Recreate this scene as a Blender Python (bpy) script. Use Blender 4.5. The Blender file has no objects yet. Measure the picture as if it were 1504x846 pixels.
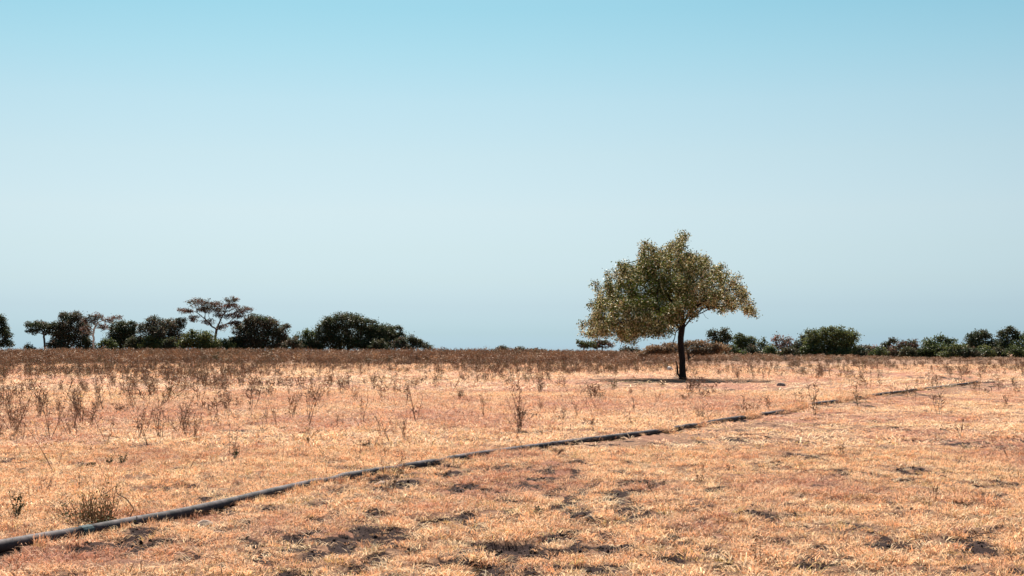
import bpy, math, random
import numpy as np
from mathutils import Vector

R = math.radians
SC = bpy.context.scene
COL = SC.collection
rng = np.random.default_rng(11)
random.seed(11)

# ------------------------------------------------------------------ camera
CAM_H = 1.5            # eye height (m)
FPX = 2089.0           # focal length in photograph pixels (1504 wide)
HORIZON = 515.0
PITCH = math.atan((HORIZON - 423.0) / FPX)
cam_d = bpy.data.cameras.new('camera')
cam_d.sensor_width = 36.0
cam_d.lens = FPX / 1504.0 * 36.0
cam_d.clip_start = 0.1
cam_d.clip_end = 20000
cam = bpy.data.objects.new('camera', cam_d)
COL.objects.link(cam)
cam.location = (0, 0, CAM_H)
cam.rotation_euler = (R(90) + PITCH, 0, 0)
SC.camera = cam

# ------------------------------------------------------------------ sky and sun
SUN_EL, SUN_AZ = R(50), R(-9)          # azimuth measured from +Y towards +X
SUN_STRENGTH, SKY_STRENGTH = 5.0, 0.05
world = bpy.data.worlds.new('World')
SC.world = world
world.use_nodes = True
wn, wl = world.node_tree.nodes, world.node_tree.links
wn.clear()
w_out = wn.new('ShaderNodeOutputWorld')
w_bg = wn.new('ShaderNodeBackground')
w_bg.inputs['Strength'].default_value = SKY_STRENGTH
sky = wn.new('ShaderNodeTexSky')
sky.sky_type = 'NISHITA'
sky.sun_disc = False
sky.sun_elevation = SUN_EL
sky.sun_rotation = SUN_AZ
sky.altitude = 50
sky.air_density = 1.0
sky.dust_density = 1.0
sky.ozone_density = 1.0
# a smooth tint by height above the horizon (tropical haze low down, teal higher up)
tc = wn.new('ShaderNodeTexCoord')
sep = wn.new('ShaderNodeSeparateXYZ')
ramp = wn.new('ShaderNodeValToRGB')
mapr = wn.new('ShaderNodeMapRange')
mapr.inputs['From Min'].default_value = 0.0
mapr.inputs['From Max'].default_value = 0.30
SKY_TINT = [(0.0111, (0.532, 0.897, 1.549)), (0.0398, (0.51, 0.821, 1.338)), (0.1036, (0.544, 0.756, 1.121)), (0.1642, (0.621, 0.776, 1.004)), (0.239, (0.702, 0.809, 0.929)), (0.3231, (0.793, 0.858, 0.895)), (0.4524, (0.825, 0.906, 0.869)), (0.5739, (0.798, 0.942, 0.875)), (0.6843, (0.704, 0.953, 0.876)), (0.7868, (0.614, 0.94, 0.868))]
cr = ramp.color_ramp
cr.interpolation = 'LINEAR'
while len(cr.elements) < len(SKY_TINT):
    cr.elements.new(0.5)
for e, (p, c) in zip(cr.elements, SKY_TINT):
    e.position = p
    e.color = (*c, 1)
mulv = wn.new('ShaderNodeVectorMath')
mulv.operation = 'MULTIPLY'
wl.new(tc.outputs['Generated'], sep.inputs[0])
wl.new(sep.outputs['Z'], mapr.inputs['Value'])
wl.new(mapr.outputs[0], ramp.inputs['Fac'])
wl.new(sky.outputs['Color'], mulv.inputs[0])
wl.new(ramp.outputs['Color'], mulv.inputs[1])
wl.new(mulv.outputs[0], w_bg.inputs['Color'])
wl.new(w_bg.outputs[0], w_out.inputs['Surface'])

sun_d = bpy.data.lights.new('sun', 'SUN')
sun_d.energy = SUN_STRENGTH
sun_d.angle = R(0.53)
sun_d.color = (1.0, 0.915, 0.79)
sun = bpy.data.objects.new('sun', sun_d)
COL.objects.link(sun)
to_sun = Vector((math.sin(SUN_AZ) * math.cos(SUN_EL), math.cos(SUN_AZ) * math.cos(SUN_EL), math.sin(SUN_EL)))
sun.rotation_euler = to_sun.to_track_quat('Z', 'Y').to_euler()
sun.location = to_sun * 60

vs = SC.view_settings
vs.view_transform = 'Standard'
vs.look = 'None'
vs.exposure = 1.14
vs.gamma = 1.0
vs.use_curve_mapping = False
SC.cycles.max_bounces = 8
SC.cycles.transparent_max_bounces = 8


# ------------------------------------------------------------------ helpers
def ray(px, py):
    cx, cy = (px - 752.0) / FPX, (423.0 - py) / FPX
    return np.array([cx, math.cos(PITCH) - math.sin(PITCH) * cy, math.sin(PITCH) + math.cos(PITCH) * cy])


def gpt(px, py):
    """point of the flat ground seen at a photograph pixel"""
    d = ray(px, py)
    t = CAM_H / -d[2]
    return np.array([d[0] * t, d[1] * t, 0.0])


def hpt(px, py, h):
    """point of the level plane at height h seen at a photograph pixel"""
    d = ray(px, py)
    t = (CAM_H - h) / -d[2]
    return np.array([d[0] * t, d[1] * t, 0.0])


def apt(px, py, y):
    """point at distance y seen at a photograph pixel"""
    d = ray(px, py)
    t = y / d[1]
    return np.array([d[0] * t, y, CAM_H + d[2] * t])


def _hash(ix, iy, seed):
    h = (ix.astype(np.int64) * 374761393 + iy.astype(np.int64) * 668265263 + seed * 974634777) & 0xFFFFFFFF
    h = ((h ^ (h >> 13)) * 1274126177) & 0xFFFFFFFF
    h = ((h ^ (h >> 16)) * 2246822519) & 0xFFFFFFFF
    return ((h ^ (h >> 15)) & 0xFFFFFF) / float(0xFFFFFF)


def vnoise(x, y, seed=0):
    x = np.asarray(x, float); y = np.asarray(y, float)
    ix, iy = np.floor(x), np.floor(y)
    fx, fy = x - ix, y - iy
    fx = fx * fx * fx * (fx * (fx * 6 - 15) + 10)
    fy = fy * fy * fy * (fy * (fy * 6 - 15) + 10)
    a, b = _hash(ix, iy, seed), _hash(ix + 1, iy, seed)
    c, d = _hash(ix, iy + 1, seed), _hash(ix + 1, iy + 1, seed)
    return (a * (1 - fx) + b * fx) * (1 - fy) + (c * (1 - fx) + d * fx) * fy


def fbm(x, y, seed=0, octaves=4):
    s, amp, tot = 0.0, 1.0, 0.0
    for o in range(octaves):
        s = s + amp * vnoise(np.asarray(x) * 2 ** o + 17.3 * o, np.asarray(y) * 2 ** o - 9.1 * o, seed + o)
        tot += amp
        amp *= 0.5
    return s / tot


def sstep(a, b, v):
    t = np.clip((v - a) / (b - a), 0, 1)
    return t * t * (3 - 2 * t)


# bare dark patches of trampled earth: (px, py, half width px, half height px)
PATCHES = [(525, 786, 45, 10), (500, 797, 38, 8), (728, 722, 26, 7), (765, 750, 28, 12), (835, 757, 36, 6), (870, 706, 45, 3.5),
           (905, 747, 30, 5), (945, 714, 46, 4), (730, 808, 46, 9), (845, 797, 30, 5), (900, 806, 36, 6), (560, 815, 40, 6),
           (665, 802, 30, 5), (840, 835, 70, 8), (545, 838, 42, 8), (480, 826, 30, 6), (425, 815, 30, 7), (985, 820, 30, 6),
           (1190, 671, 34, 5), (1195, 695, 18, 5), (1130, 761, 55, 7), (1175, 758, 30, 4), (1440, 652, 46, 5), (1360, 697, 40, 7),
           (1480, 660, 40, 4), (1035, 722, 48, 5), (1220, 740, 38, 5), (1085, 645, 45, 3), (1180, 648, 40, 3), (375, 702, 34, 4),
           (490, 682, 26, 3), (262, 716, 40, 4), (305, 713, 16, 3), (200, 790, 34, 10), (165, 800, 34, 8), (240, 800, 20, 5),
           (20, 675, 24, 4), (650, 695, 30, 5), (565, 742, 10, 4), (665, 745, 14, 5), (635, 735, 16, 3), (780, 715, 30, 3),
           (1110, 752, 30, 3), (1250, 835, 46, 6), (1420, 745, 26, 5), (1260, 820, 26, 4), (1060, 830, 40, 6), (720, 835, 44, 6),
           (640, 840, 40, 5), (330, 836, 40, 5), (90, 835, 34, 5), (1020, 770, 30, 4), (1330, 655, 30, 3), (1000, 690, 34, 3)]
REDS = [(850, 597, 200, 9), (480, 590, 150, 7), (1010, 592, 130, 14), (170, 610, 190, 24), (610, 610, 160, 8), (300, 632, 60, 9),
        (680, 620, 70, 9), (100, 820, 190, 22), (240, 760, 120, 9), (1060, 588, 90, 10), (400, 585, 110, 7), (720, 735, 60, 9),
        (640, 752, 70, 10), (440, 618, 80, 7), (960, 720, 60, 7), (1330, 615, 110, 6)]


def _spots(x, y, lst):
    v = np.zeros_like(x)
    for px, py, rx, ry in lst:
        c = gpt(px, py)
        kx = c[1] / FPX
        ry_m = (gpt(px, py - ry)[1] - gpt(px, py + ry)[1]) / 2
        q = ((x - c[0]) / (rx * kx * 0.95)) ** 2 + ((y - c[1]) / (ry_m * 0.95)) ** 2
        v = np.maximum(v, np.exp(-q * 0.9))
    return v


def soil_mask(x, y):
    x = np.asarray(x, float); y = np.asarray(y, float)
    s = _spots(x, y, PATCHES)
    n = fbm(x * 2.2, y * 1.1, 5, 4)
    fine = fbm(x * 9, y * 6, 9, 3)
    broad = fbm(x * 0.16, y * 0.10, 31, 2)
    amb = sstep(0.58, 0.72, n + 0.25 * (broad - 0.5)) * 0.75
    side = x > np.interp(y, PIPE_XY[:, 1], PIPE_XY[:, 0]) if 'PIPE_XY' in globals() else np.ones(len(x), bool)
    speck = sstep(0.51, 0.61, fbm(x * 5.2, y * 2.6, 51, 3)) * np.where(side, 1.05, 0.62) * (0.45 + 1.1 * broad)
    amb = np.maximum(amb, speck)
    near = np.exp(-((y - 12.0) / 5.0) ** 2) * np.exp(-((x - 0.3) / 2.3) ** 2)
    v = np.maximum(s * 1.08, amb * (0.55 + 0.9 * near))
    grit = fbm(x * 7, y * 4.2, 71, 4)
    return np.clip(sstep(0.30, 0.50, v * np.clip(2.9 * (grit - 0.24) + 0.6 * (fine - 0.5), 0, 1.5)), 0, 1)


def red_mask(x, y):
    x = np.asarray(x, float); y = np.asarray(y, float)
    s = _spots(x, y, REDS) * (0.4 + 0.9 * fbm(x * 0.9, y * 0.6, 44, 3))
    return np.clip(np.maximum(s, sstep(0.48, 0.70, fbm(x * 0.55, y * 0.25, 77, 4)) * 0.8), 0, 1)


def hgt(x, y):
    x = np.asarray(x, float); y = np.asarray(y, float)
    fade = 1 / (1 + (y / 60.0) ** 2)
    h = 0.10 * (fbm(x * 0.35, y * 0.30, 3, 3) - 0.5) + 0.13 * (fbm(x * 2.6, y * 2.2, 4, 3) - 0.5)
    so = soil_mask(x, y)
    h = h - 0.03 * so + 0.05 * so * (fbm(x * 9, y * 8, 14, 2) - 0.5)
    return h * fade


def hz(x, y):
    return float(hgt(np.array([x]), np.array([y]))[0])


def np_mesh(name, verts, faces, mats=(), mat_index=None, attrs=None, smooth=False):
    """faces: list of (k, array[n,k]) blocks"""
    me = bpy.data.meshes.new(name)
    verts = np.asarray(verts, np.float32)
    me.vertices.add(len(verts))
    me.vertices.foreach_set('co', verts.ravel())
    loops, starts, totals, off = [], [], [], 0
    for a in faces:
        a = np.asarray(a, np.int32)
        if a.size == 0:
            continue
        n, k = a.shape
        loops.append(a.ravel())
        starts.append(off + np.arange(n) * k)
        totals.append(np.full(n, k))
        off += n * k
    loops = np.concatenate(loops); starts = np.concatenate(starts)
    me.loops.add(len(loops))
    me.loops.foreach_set('vertex_index', loops.astype(np.int32))
    me.polygons.add(len(starts))
    me.polygons.foreach_set('loop_start', starts.astype(np.int32))
    for m in mats:
        me.materials.append(m)
    if mat_index is not None:
        me.polygons.foreach_set('material_index', np.asarray(mat_index, np.int32))
    me.polygons.foreach_set('use_smooth', np.full(len(starts), bool(smooth)))
    for k, v in (attrs or {}).items():
        v = np.asarray(v, np.float32)
        if v.ndim == 1:
            a = me.attributes.new(k, 'FLOAT', 'POINT'); a.data.foreach_set('value', v)
        else:
            a = me.attributes.new(k, 'FLOAT_COLOR', 'POINT')
            a.data.foreach_set('color', np.c_[v, np.ones(len(v))].astype(np.float32).ravel())
    me.update(calc_edges=True)
    return me


def link(name, data, parent=None, loc=None):
    o = bpy.data.objects.new(name, data)
    COL.objects.link(o)
    if parent is not None:
        o.parent = parent
    if loc is not None:
        o.location = loc
    return o


def tag(o, label=None, cat=None, group=None, kind=None):
    if label: o['label'] = label
    if cat: o['category'] = cat
    if group: o['group'] = group
    if kind: o['kind'] = kind
    return o


# ------------------------------------------------------------------ materials
def new_mat(name):
    m = bpy.data.materials.new(name)
    m.use_nodes = True
    n, l = m.node_tree.nodes, m.node_tree.links
    p = n['Principled BSDF']
    p.inputs['Specular IOR Level'].default_value = 0.25
    return m, n, l, p, n['Material Output']


def mixc(n, l, fac, a, b, blend='MIX'):
    x = n.new('ShaderNodeMix')
    x.data_type = 'RGBA'
    x.blend_type = blend
    for sock, v in ((x.inputs[0], fac), (x.inputs[6], a), (x.inputs[7], b)):
        if isinstance(v, (int, float)):
            sock.default_value = v
        elif isinstance(v, tuple):
            sock.default_value = (*v, 1) if len(v) == 3 else v
        else:
            l.new(v, sock)
    return x.outputs[2]


def noise(n, l, scale, detail=4, rough=0.6, vec=None, dist=0.0):
    t = n.new('ShaderNodeTexNoise')
    t.inputs['Scale'].default_value = scale
    t.inputs['Detail'].default_value = detail
    t.inputs['Roughness'].default_value = rough
    t.inputs['Distortion'].default_value = dist
    if vec is not None:
        l.new(vec, t.inputs['Vector'])
    return t.outputs['Fac']


def rampn(n, l, v, stops):
    r = n.new('ShaderNodeValToRGB')
    e = r.color_ramp.elements
    while len(e) < len(stops):
        e.new(0.5)
    for el, (p, c) in zip(e, stops):
        el.position = p
        el.color = (*c, 1) if not isinstance(c, (int, float)) else (c, c, c, 1)
    l.new(v, r.inputs['Fac'])
    return r.outputs['Color']


def attr(n, name, typ='GEOMETRY'):
    a = n.new('ShaderNodeAttribute')
    a.attribute_name = name
    a.attribute_type = typ
    return a


def ground_material():
    m, n, l, p, out = new_mat('ground_straw_soil')
    geo = n.new('ShaderNodeNewGeometry')
    pos = geo.outputs['Position']
    soil, red = attr(n, 'soil').outputs['Fac'], attr(n, 'red').outputs['Fac']
    f1 = noise(n, l, 9.0, 6, 0.7, pos)
    f2 = noise(n, l, 55.0, 5, 0.75, pos)
    f3 = noise(n, l, 0.7, 5, 0.6, pos)
    straw = rampn(n, l, f2, [(0.30, (0.10, 0.05, 0.035)), (0.47, (0.30, 0.165, 0.10)), (0.62, (0.50, 0.30, 0.19)), (0.75, (0.70, 0.47, 0.32))])
    straw = mixc(n, l, rampn(n, l, f1, [(0.40, 0.0), (0.58, 0.85)]), straw, mixc(n, l, f2, (0.03, 0.017, 0.016), (0.20, 0.105, 0.075)))
    straw = mixc(n, l, rampn(n, l, f3, [(0.45, 0.0), (0.7, 0.22)]), straw, (0.50, 0.30, 0.20))
    redc = mixc(n, l, f2, (0.20, 0.075, 0.055), (0.46, 0.22, 0.15))
    c = mixc(n, l, red, straw, redc)
    soilc = mixc(n, l, f2, (0.008, 0.005, 0.006), (0.065, 0.033, 0.030))
    sf = n.new('ShaderNodeMath'); sf.operation = 'MULTIPLY_ADD'
    l.new(f2, sf.inputs[0]); sf.inputs[1].default_value = -0.5
    l.new(soil, sf.inputs[2])
    sf2 = rampn(n, l, sf.outputs[0], [(0.0, 0.0), (0.30, 1.0)])
    c = mixc(n, l, sf2, c, soilc)
    l.new(c, p.inputs['Base Color'])
    p.inputs['Roughness'].default_value = 0.95
    p.inputs['Specular IOR Level'].default_value = 0.1
    b = n.new('ShaderNodeBump'); b.inputs['Distance'].default_value = 0.03; b.inputs['Strength'].default_value = 1.0
    l.new(f2, b.inputs['Height']); l.new(b.outputs[0], p.inputs['Normal'])
    return m


def blade_material(name, stops, red=(0.46, 0.19, 0.125), transl=0.30):
    m, n, l, p, out = new_mat(name)
    oi = n.new('ShaderNodeObjectInfo')
    c = rampn(n, l, oi.outputs['Random'], stops)
    rd = attr(n, 'red', 'INSTANCER').outputs['Fac']
    c = mixc(n, l, rd, c, red)
    tone = attr(n, 'tone')                       # per blade tone on the mesh
    c = mixc(n, l, 1.0, c, tone.outputs['Color'], 'MULTIPLY')
    l.new(c, p.inputs['Base Color'])
    p.inputs['Roughness'].default_value = 0.7
    tr = n.new('ShaderNodeBsdfTranslucent')
    l.new(c, tr.inputs['Color'])
    mx = n.new('ShaderNodeMixShader'); mx.inputs[0].default_value = transl
    l.new(p.outputs[0], mx.inputs[1]); l.new(tr.outputs[0], mx.inputs[2])
    l.new(mx.outputs[0], out.inputs['Surface'])
    return m


def leaf_material(name, transl=0.35, rough=0.5):
    m, n, l, p, out = new_mat(name)
    c = attr(n, 'col').outputs['Color']
    l.new(c, p.inputs['Base Color'])
    p.inputs['Roughness'].default_value = rough
    tr = n.new('ShaderNodeBsdfTranslucent')
    l.new(c, tr.inputs['Color'])
    mx = n.new('ShaderNodeMixShader'); mx.inputs[0].default_value = transl
    l.new(p.outputs[0], mx.inputs[1]); l.new(tr.outputs[0], mx.inputs[2])
    l.new(mx.outputs[0], out.inputs['Surface'])
    return m


def bark_material(name, c1, c2, scale=12.0):
    m, n, l, p, out = new_mat(name)
    tcn = n.new('ShaderNodeTexCoord')
    mp = n.new('ShaderNodeMapping'); mp.inputs['Scale'].default_value = (1, 1, 0.25)
    l.new(tcn.outputs['Object'], mp.inputs['Vector'])
    f = noise(n, l, scale, 6, 0.7, mp.outputs[0], 0.6)
    l.new(rampn(n, l, f, [(0.32, c1), (0.68, c2)]), p.inputs['Base Color'])
    p.inputs['Roughness'].default_value = 0.9
    b = n.new('ShaderNodeBump'); b.inputs['Distance'].default_value = 0.03; b.inputs['Strength'].default_value = 0.8
    l.new(f, b.inputs['Height']); l.new(b.outputs[0], p.inputs['Normal'])
    return m


M_GROUND = ground_material()
M_GRASS = blade_material('dry_grass_blades', [(0.0, (0.92, 0.52, 0.285)), (0.20, (0.84, 0.42, 0.215)), (0.48, (0.98, 0.75, 0.49)), (0.68, (0.95, 0.61, 0.35)), (0.86, (0.42, 0.17, 0.105)), (1.0, (0.62, 0.43, 0.17))])
M_SCRUB = blade_material('dry_scrub_twigs', [(0.0, (0.24, 0.14, 0.09)), (0.4, (0.40, 0.235, 0.135)), (0.6, (0.52, 0.33, 0.19)), (0.85, (0.15, 0.10, 0.07)), (1.0, (0.17, 0.15, 0.07))], red=(0.30, 0.165, 0.10), transl=0.15)
M_WEED = blade_material('dry_weed_stalks', [(0.0, (0.20, 0.115, 0.075)), (0.4, (0.33, 0.20, 0.11)), (0.7, (0.15, 0.09, 0.07)), (1.0, (0.24, 0.18, 0.08))], red=(0.2, 0.1, 0.06), transl=0.1)
M_LEAF = leaf_material('tree_leaves', 0.12)
M_FARLEAF = leaf_material('far_tree_leaves', 0.38)
M_BARK = bark_material('dark_bark', (0.012, 0.009, 0.009), (0.045, 0.030, 0.026))
M_FARBARK = bark_material('grey_brown_bark', (0.07, 0.05, 0.04), (0.17, 0.125, 0.10), 5)
M_PALEBARK = bark_material('pale_bark', (0.55, 0.43, 0.35), (0.78, 0.66, 0.55), 5)
M_STALK = bark_material('weed_stem', (0.06, 0.035, 0.025), (0.15, 0.085, 0.055), 30)


def stone_material(name, c1, c2):
    m, n, l, p, out = new_mat(name)
    tcn = n.new('ShaderNodeTexCoord')
    f = noise(n, l, 9, 7, 0.7, tcn.outputs['Object'])
    l.new(rampn(n, l, f, [(0.3, c1), (0.7, c2)]), p.inputs['Base Color'])
    p.inputs['Roughness'].default_value = 0.95
    b = n.new('ShaderNodeBump'); b.inputs['Distance'].default_value = 0.02
    l.new(f, b.inputs['Height']); l.new(b.outputs[0], p.inputs['Normal'])
    return m


M_CLOD = stone_material('pale_clod', (0.28, 0.19, 0.15), (0.48, 0.35, 0.28))
M_ROCK = stone_material('grey_rock', (0.13, 0.10, 0.09), (0.30, 0.25, 0.22))
M_CRUMB = stone_material('dark_crumb', (0.010, 0.006, 0.007), (0.085, 0.045, 0.038))
M_WHITE = stone_material('white_rock', (0.55, 0.50, 0.46), (0.80, 0.76, 0.72))


def pipe_material(name, base, dust):
    m, n, l, p, out = new_mat(name)
    geo = n.new('ShaderNodeNewGeometry')
    s = n.new('ShaderNodeSeparateXYZ'); l.new(geo.outputs['Normal'], s.inputs[0])
    f = noise(n, l, 5.0, 7, 0.75, geo.outputs['Position'])
    f2 = noise(n, l, 60.0, 4, 0.7, geo.outputs['Position'])
    mm = n.new('ShaderNodeMath'); mm.operation = 'MULTIPLY'
    up = rampn(n, l, s.outputs['Z'], [(0.1, 0.25), (0.95, 0.95)])
    l.new(up, mm.inputs[0]); l.new(rampn(n, l, f, [(0.42, 0.0), (0.58, 1.0)]), mm.inputs[1])
    c = mixc(n, l, mm.outputs[0], base, dust)
    c = mixc(n, l, rampn(n, l, f2, [(0.55, 0.0), (0.72, 0.5)]), c, (0.03, 0.028, 0.03))
    l.new(c, p.inputs['Base Color'])
    p.inputs['Roughness'].default_value = 0.75
    p.inputs['Specular IOR Level'].default_value = 0.15
    return m


M_PIPE = pipe_material('grey_pipe', (0.028, 0.027, 0.033), (0.15, 0.122, 0.130))
M_COUPLING = pipe_material('dark_coupling', (0.025, 0.025, 0.032), (0.12, 0.10, 0.10))
M_TEAL = pipe_material('teal_paint', (0.014, 0.045, 0.058), (0.06, 0.09, 0.10))

# ------------------------------------------------------------------ pipe course (needed by ground, grass and pipe)
PIPE_PX = [(0, 805), (100, 787), (200, 765), (300, 746), (400, 726), (500, 704), (545, 696), (620, 683), (700, 668), (800, 653),
           (900, 640.5), (960, 633.5), (1030, 623), (1090, 613.5), (1140, 605), (1190, 594.5), (1225, 589.5), (1290, 580), (1340, 574), (1390, 567.5), (1440, 561.5)]
PIPE_R = 0.047
_pc = np.array([hpt(a, b, PIPE_R * 0.9) for a, b in PIPE_PX])
_pc = np.vstack([_pc[0] - (_pc[2] - _pc[0]) / np.linalg.norm(_pc[2] - _pc[0]) * 6.0, _pc])
_seg = np.linalg.norm(np.diff(_pc, axis=0), axis=1)
_cum = np.r_[0, np.cumsum(_seg)]
PIPE_LEN = _cum[-1]


def pipe_xy(s):
    s = np.asarray(s, float)
    k = 1.5                                   # light smoothing of the polyline
    acc = 0
    for o in (-k, -k / 2, 0, k / 2, k):
        q = np.clip(s + o, 0, PIPE_LEN)
        acc = acc + np.c_[np.interp(q, _cum, _pc[:, 0]), np.interp(q, _cum, _pc[:, 1])]
    return acc / 5


PIPE_S = np.linspace(0, PIPE_LEN, 600)
PIPE_XY = pipe_xy(PIPE_S)
# stretches where matted grass or earth covers the pipe, by photograph x
BURIED = [(965, 985, 0.7), (1092, 1112, 0.95), (1152, 1182, 1.0), (1228, 1250, 0.85), (1262, 1275, 0.6), (640, 652, 0.45), (476, 500, 0.55), (1020, 1030, 0.5), (575, 590, 0.35), (1345, 1352, .5)]


def buried(s):
    xy = pipe_xy(s)
    px = 752 + xy[:, 0] / xy[:, 1] * FPX
    v = np.zeros(len(px))
    for a, b, k in BURIED:
        v = np.maximum(v, k * np.exp(-((px - (a + b) / 2) / ((b - a) * 0.55)) ** 4))
    return v


PIPE_B = buried(PIPE_S)
PIPE_Z = np.convolve(np.pad(hgt(PIPE_XY[:, 0], PIPE_XY[:, 1]), 14, mode='edge'), np.ones(29) / 29, 'valid')


def pipe_dist(x, y):
    """signed distance to the pipe line and its cover there"""
    d = np.full(len(x), 1e9); bi = np.zeros(len(x), int)
    for i0 in range(0, len(x), 20000):
        sl = slice(i0, i0 + 20000)
        dd = (x[sl, None] - PIPE_XY[None, ::2, 0]) ** 2 + (y[sl, None] - PIPE_XY[None, ::2, 1]) ** 2
        j = dd.argmin(1)
        d[sl] = np.sqrt(dd[np.arange(len(j)), j]); bi[sl] = j * 2
    return d, PIPE_B[bi]


# ------------------------------------------------------------------ ground
def build_ground():
    fine = np.arange(-30, 30.01, 0.2)
    coarse = np.r_[np.arange(30, 330.01, 5.0)[1:-1]]
    ang = np.radians(np.r_[fine, coarse])
    rad = np.r_[np.geomspace(0.6, 7.5, 14)[:-1], np.geomspace(7.5, 70, 280)[:-1], np.geomspace(70, 6000, 70)]
    A, D = np.meshgrid(ang, rad)
    X, Y = D * np.sin(A), D * np.cos(A)
    x, y = X.ravel(), Y.ravel()
    near = (np.abs(np.degrees(np.where(A > np.pi, A - 2 * np.pi, A))).ravel() < 31) & (D.ravel() < 160)
    so, re, z = np.zeros(len(x)), np.zeros(len(x)), np.zeros(len(x))
    so[near] = soil_mask(x[near], y[near]); re[near] = red_mask(x[near], y[near])
    z[near] = hgt(x[near], y[near])
    nr, na = A.shape
    i = np.arange(nr - 1)[:, None]; j = np.arange(na)[None, :]
    j2 = (j + 1) % na
    f = np.stack([i * na + j, i * na + j2, (i + 1) * na + j2, (i + 1) * na + j], -1).reshape(-1, 4)[:, ::-1]
    vx = np.vstack([np.c_[x, y, z], [[0, 0, 0]]])
    tri = np.stack([np.arange(na), np.full(na, len(vx) - 1), (np.arange(na) + 1) % na], -1)
    me = np_mesh('ground', vx, [f, tri], [M_GROUND], attrs={'soil': np.r_[so, 0], 'red': np.r_[re, 0]}, smooth=True)
    g = link('ground', me)
    return tag(g, 'dry straw-coloured savanna ground with dark bare earth patches', 'ground', kind='structure')


build_ground()


# ------------------------------------------------------------------ tubes and leaves as arrays
class Geo:
    def __init__(self):
        self.v, self.f4, self.f3, self.c, self.n = [], [], [], [], 0

    def tube(self, pts, rad, sides=5, col=(1, 1, 1), cap=False):
        pts = np.asarray(pts, float); rad = np.broadcast_to(np.asarray(rad, float), (len(pts),))
        t = np.gradient(pts, axis=0)
        t /= np.linalg.norm(t, axis=1)[:, None] + 1e-12
        u = np.empty_like(t)
        a0 = np.array([1.0, 0, 0]) if abs(t[0, 0]) < 0.8 else np.array([0, 1.0, 0])
        for q in range(len(t)):                      # parallel transport
            a0 = a0 - t[q] * (a0 @ t[q])
            a0 = a0 / (math.sqrt(a0 @ a0) + 1e-12)
            u[q] = a0
        w = np.cross(t, u)
        a = np.arange(sides) * 2 * np.pi / sides
        ring = pts[:, None] + rad[:, None, None] * (np.cos(a)[None, :, None] * u[:, None] + np.sin(a)[None, :, None] * w[:, None])
        k = len(pts)
        i = np.arange(k - 1)[:, None]; j = np.arange(sides)[None, :]
        f = np.stack([i * sides + j, i * sides + (j + 1) % sides, (i + 1) * sides + (j + 1) % sides, (i + 1) * sides + j], -1).reshape(-1, 4)
        self.v.append(ring.reshape(-1, 3)); self.f4.append(f[:, ::-1] + self.n)
        self.c.append(np.repeat(np.array([col]), k * sides, 0))
        if cap:
            for end in (0, k - 1):
                b = np.arange(sides) + end * sides
                q = np.stack([np.full(sides - 2, b[0]), b[1:-1], b[2:]], -1)
                self.f3.append(q + self.n)
        self.n += k * sides

    def leaves(self, pos, direc, length, width, col, curl=0.15):
        """rhombic leaves folded along the midrib"""
        pos = np.asarray(pos, float); N = len(pos)
        if N == 0:
            return
        d = np.asarray(direc, float); d = d / (np.linalg.norm(d, axis=1)[:, None] + 1e-9)
        r = rng.normal(size=(N, 3))
        s = np.cross(d, r); s /= np.linalg.norm(s, axis=1)[:, None] + 1e-9
        up = np.cross(s, d)
        L = np.broadcast_to(length, (N,))[:, None]; W = np.broadcast_to(width, (N,))[:, None]
        mid = pos + d * L * 0.45
        v = np.stack([pos, mid + s * W / 2 + up * L * curl, pos + d * L, mid - s * W / 2 + up * L * curl], 1).reshape(-1, 3)
        b = np.arange(N)[:, None] * 4
        self.v.append(v)
        self.f3.append(np.vstack([np.hstack([b, b + 1, b + 2]), np.hstack([b, b + 2, b + 3])]) + self.n)
        self.c.append(np.repeat(np.broadcast_to(np.asarray(col, float), (N, 3)), 4, 0))
        self.n += N * 4

    def mesh(self, name, mats, attr_name='col', smooth=False):
        return np_mesh(name, np.vstack(self.v), [np.vstack(self.f4) if self.f4 else np.zeros((0, 4), int),
                                                 np.vstack(self.f3) if self.f3 else np.zeros((0, 3), int)], mats,
                       attrs={attr_name: np.vstack(self.c)}, smooth=smooth)


def grow(start, att, step, kill, infl, iters, droop=0.0, jit=0.15, spar=None):
    P = [np.asarray(p, float) for p in start]
    par = list(range(-1, len(P) - 1)) if spar is None else list(spar)
    att = np.asarray(att, float)
    nd = np.full(len(att), np.inf); ni = np.zeros(len(att), int); alive = np.ones(len(att), bool)
    new = np.arange(len(P))
    childdirs = {}
    for it in range(iters):
        Q = np.array([P[k] for k in new])
        dd = np.linalg.norm(att[:, None] - Q[None], axis=2)
        j = dd.argmin(1); m = dd[np.arange(len(att)), j]
        b = m < nd
        nd[b] = m[b]; ni[b] = new[j[b]]
        alive &= nd > kill
        act = alive & (nd < infl)
        if not act.any():
            if not alive.any() or infl > 1e3:
                break
            infl *= 2
            new = np.array([0]); continue
        acc = {}
        idx = np.where(act)[0]
        PN = np.array(P)
        dv = att[idx] - PN[ni[idx]]
        dv /= np.linalg.norm(dv, axis=1)[:, None] + 1e-9
        s = np.zeros((len(P), 3)); np.add.at(s, ni[idx], dv)
        nn = np.unique(ni[idx])
        new = []
        for k in nn:
            d = s[k] / (np.linalg.norm(s[k]) + 1e-9) + rng.normal(size=3) * jit
            d[2] -= droop
            d /= np.linalg.norm(d) + 1e-9
            prev = childdirs.setdefault(k, [])
            if any(np.dot(d, q) > 0.985 for q in prev) or len(prev) > 3:
                d = d + rng.normal(size=3) * 0.5
                d /= np.linalg.norm(d)
                if len(prev) > 4:
                    continue
            prev.append(d)
            P.append(P[k] + d * step); par.append(int(k)); new.append(len(P) - 1)
        if not new:
            break
        new = np.array(new)
    return np.array(P), np.array(par)


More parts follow.
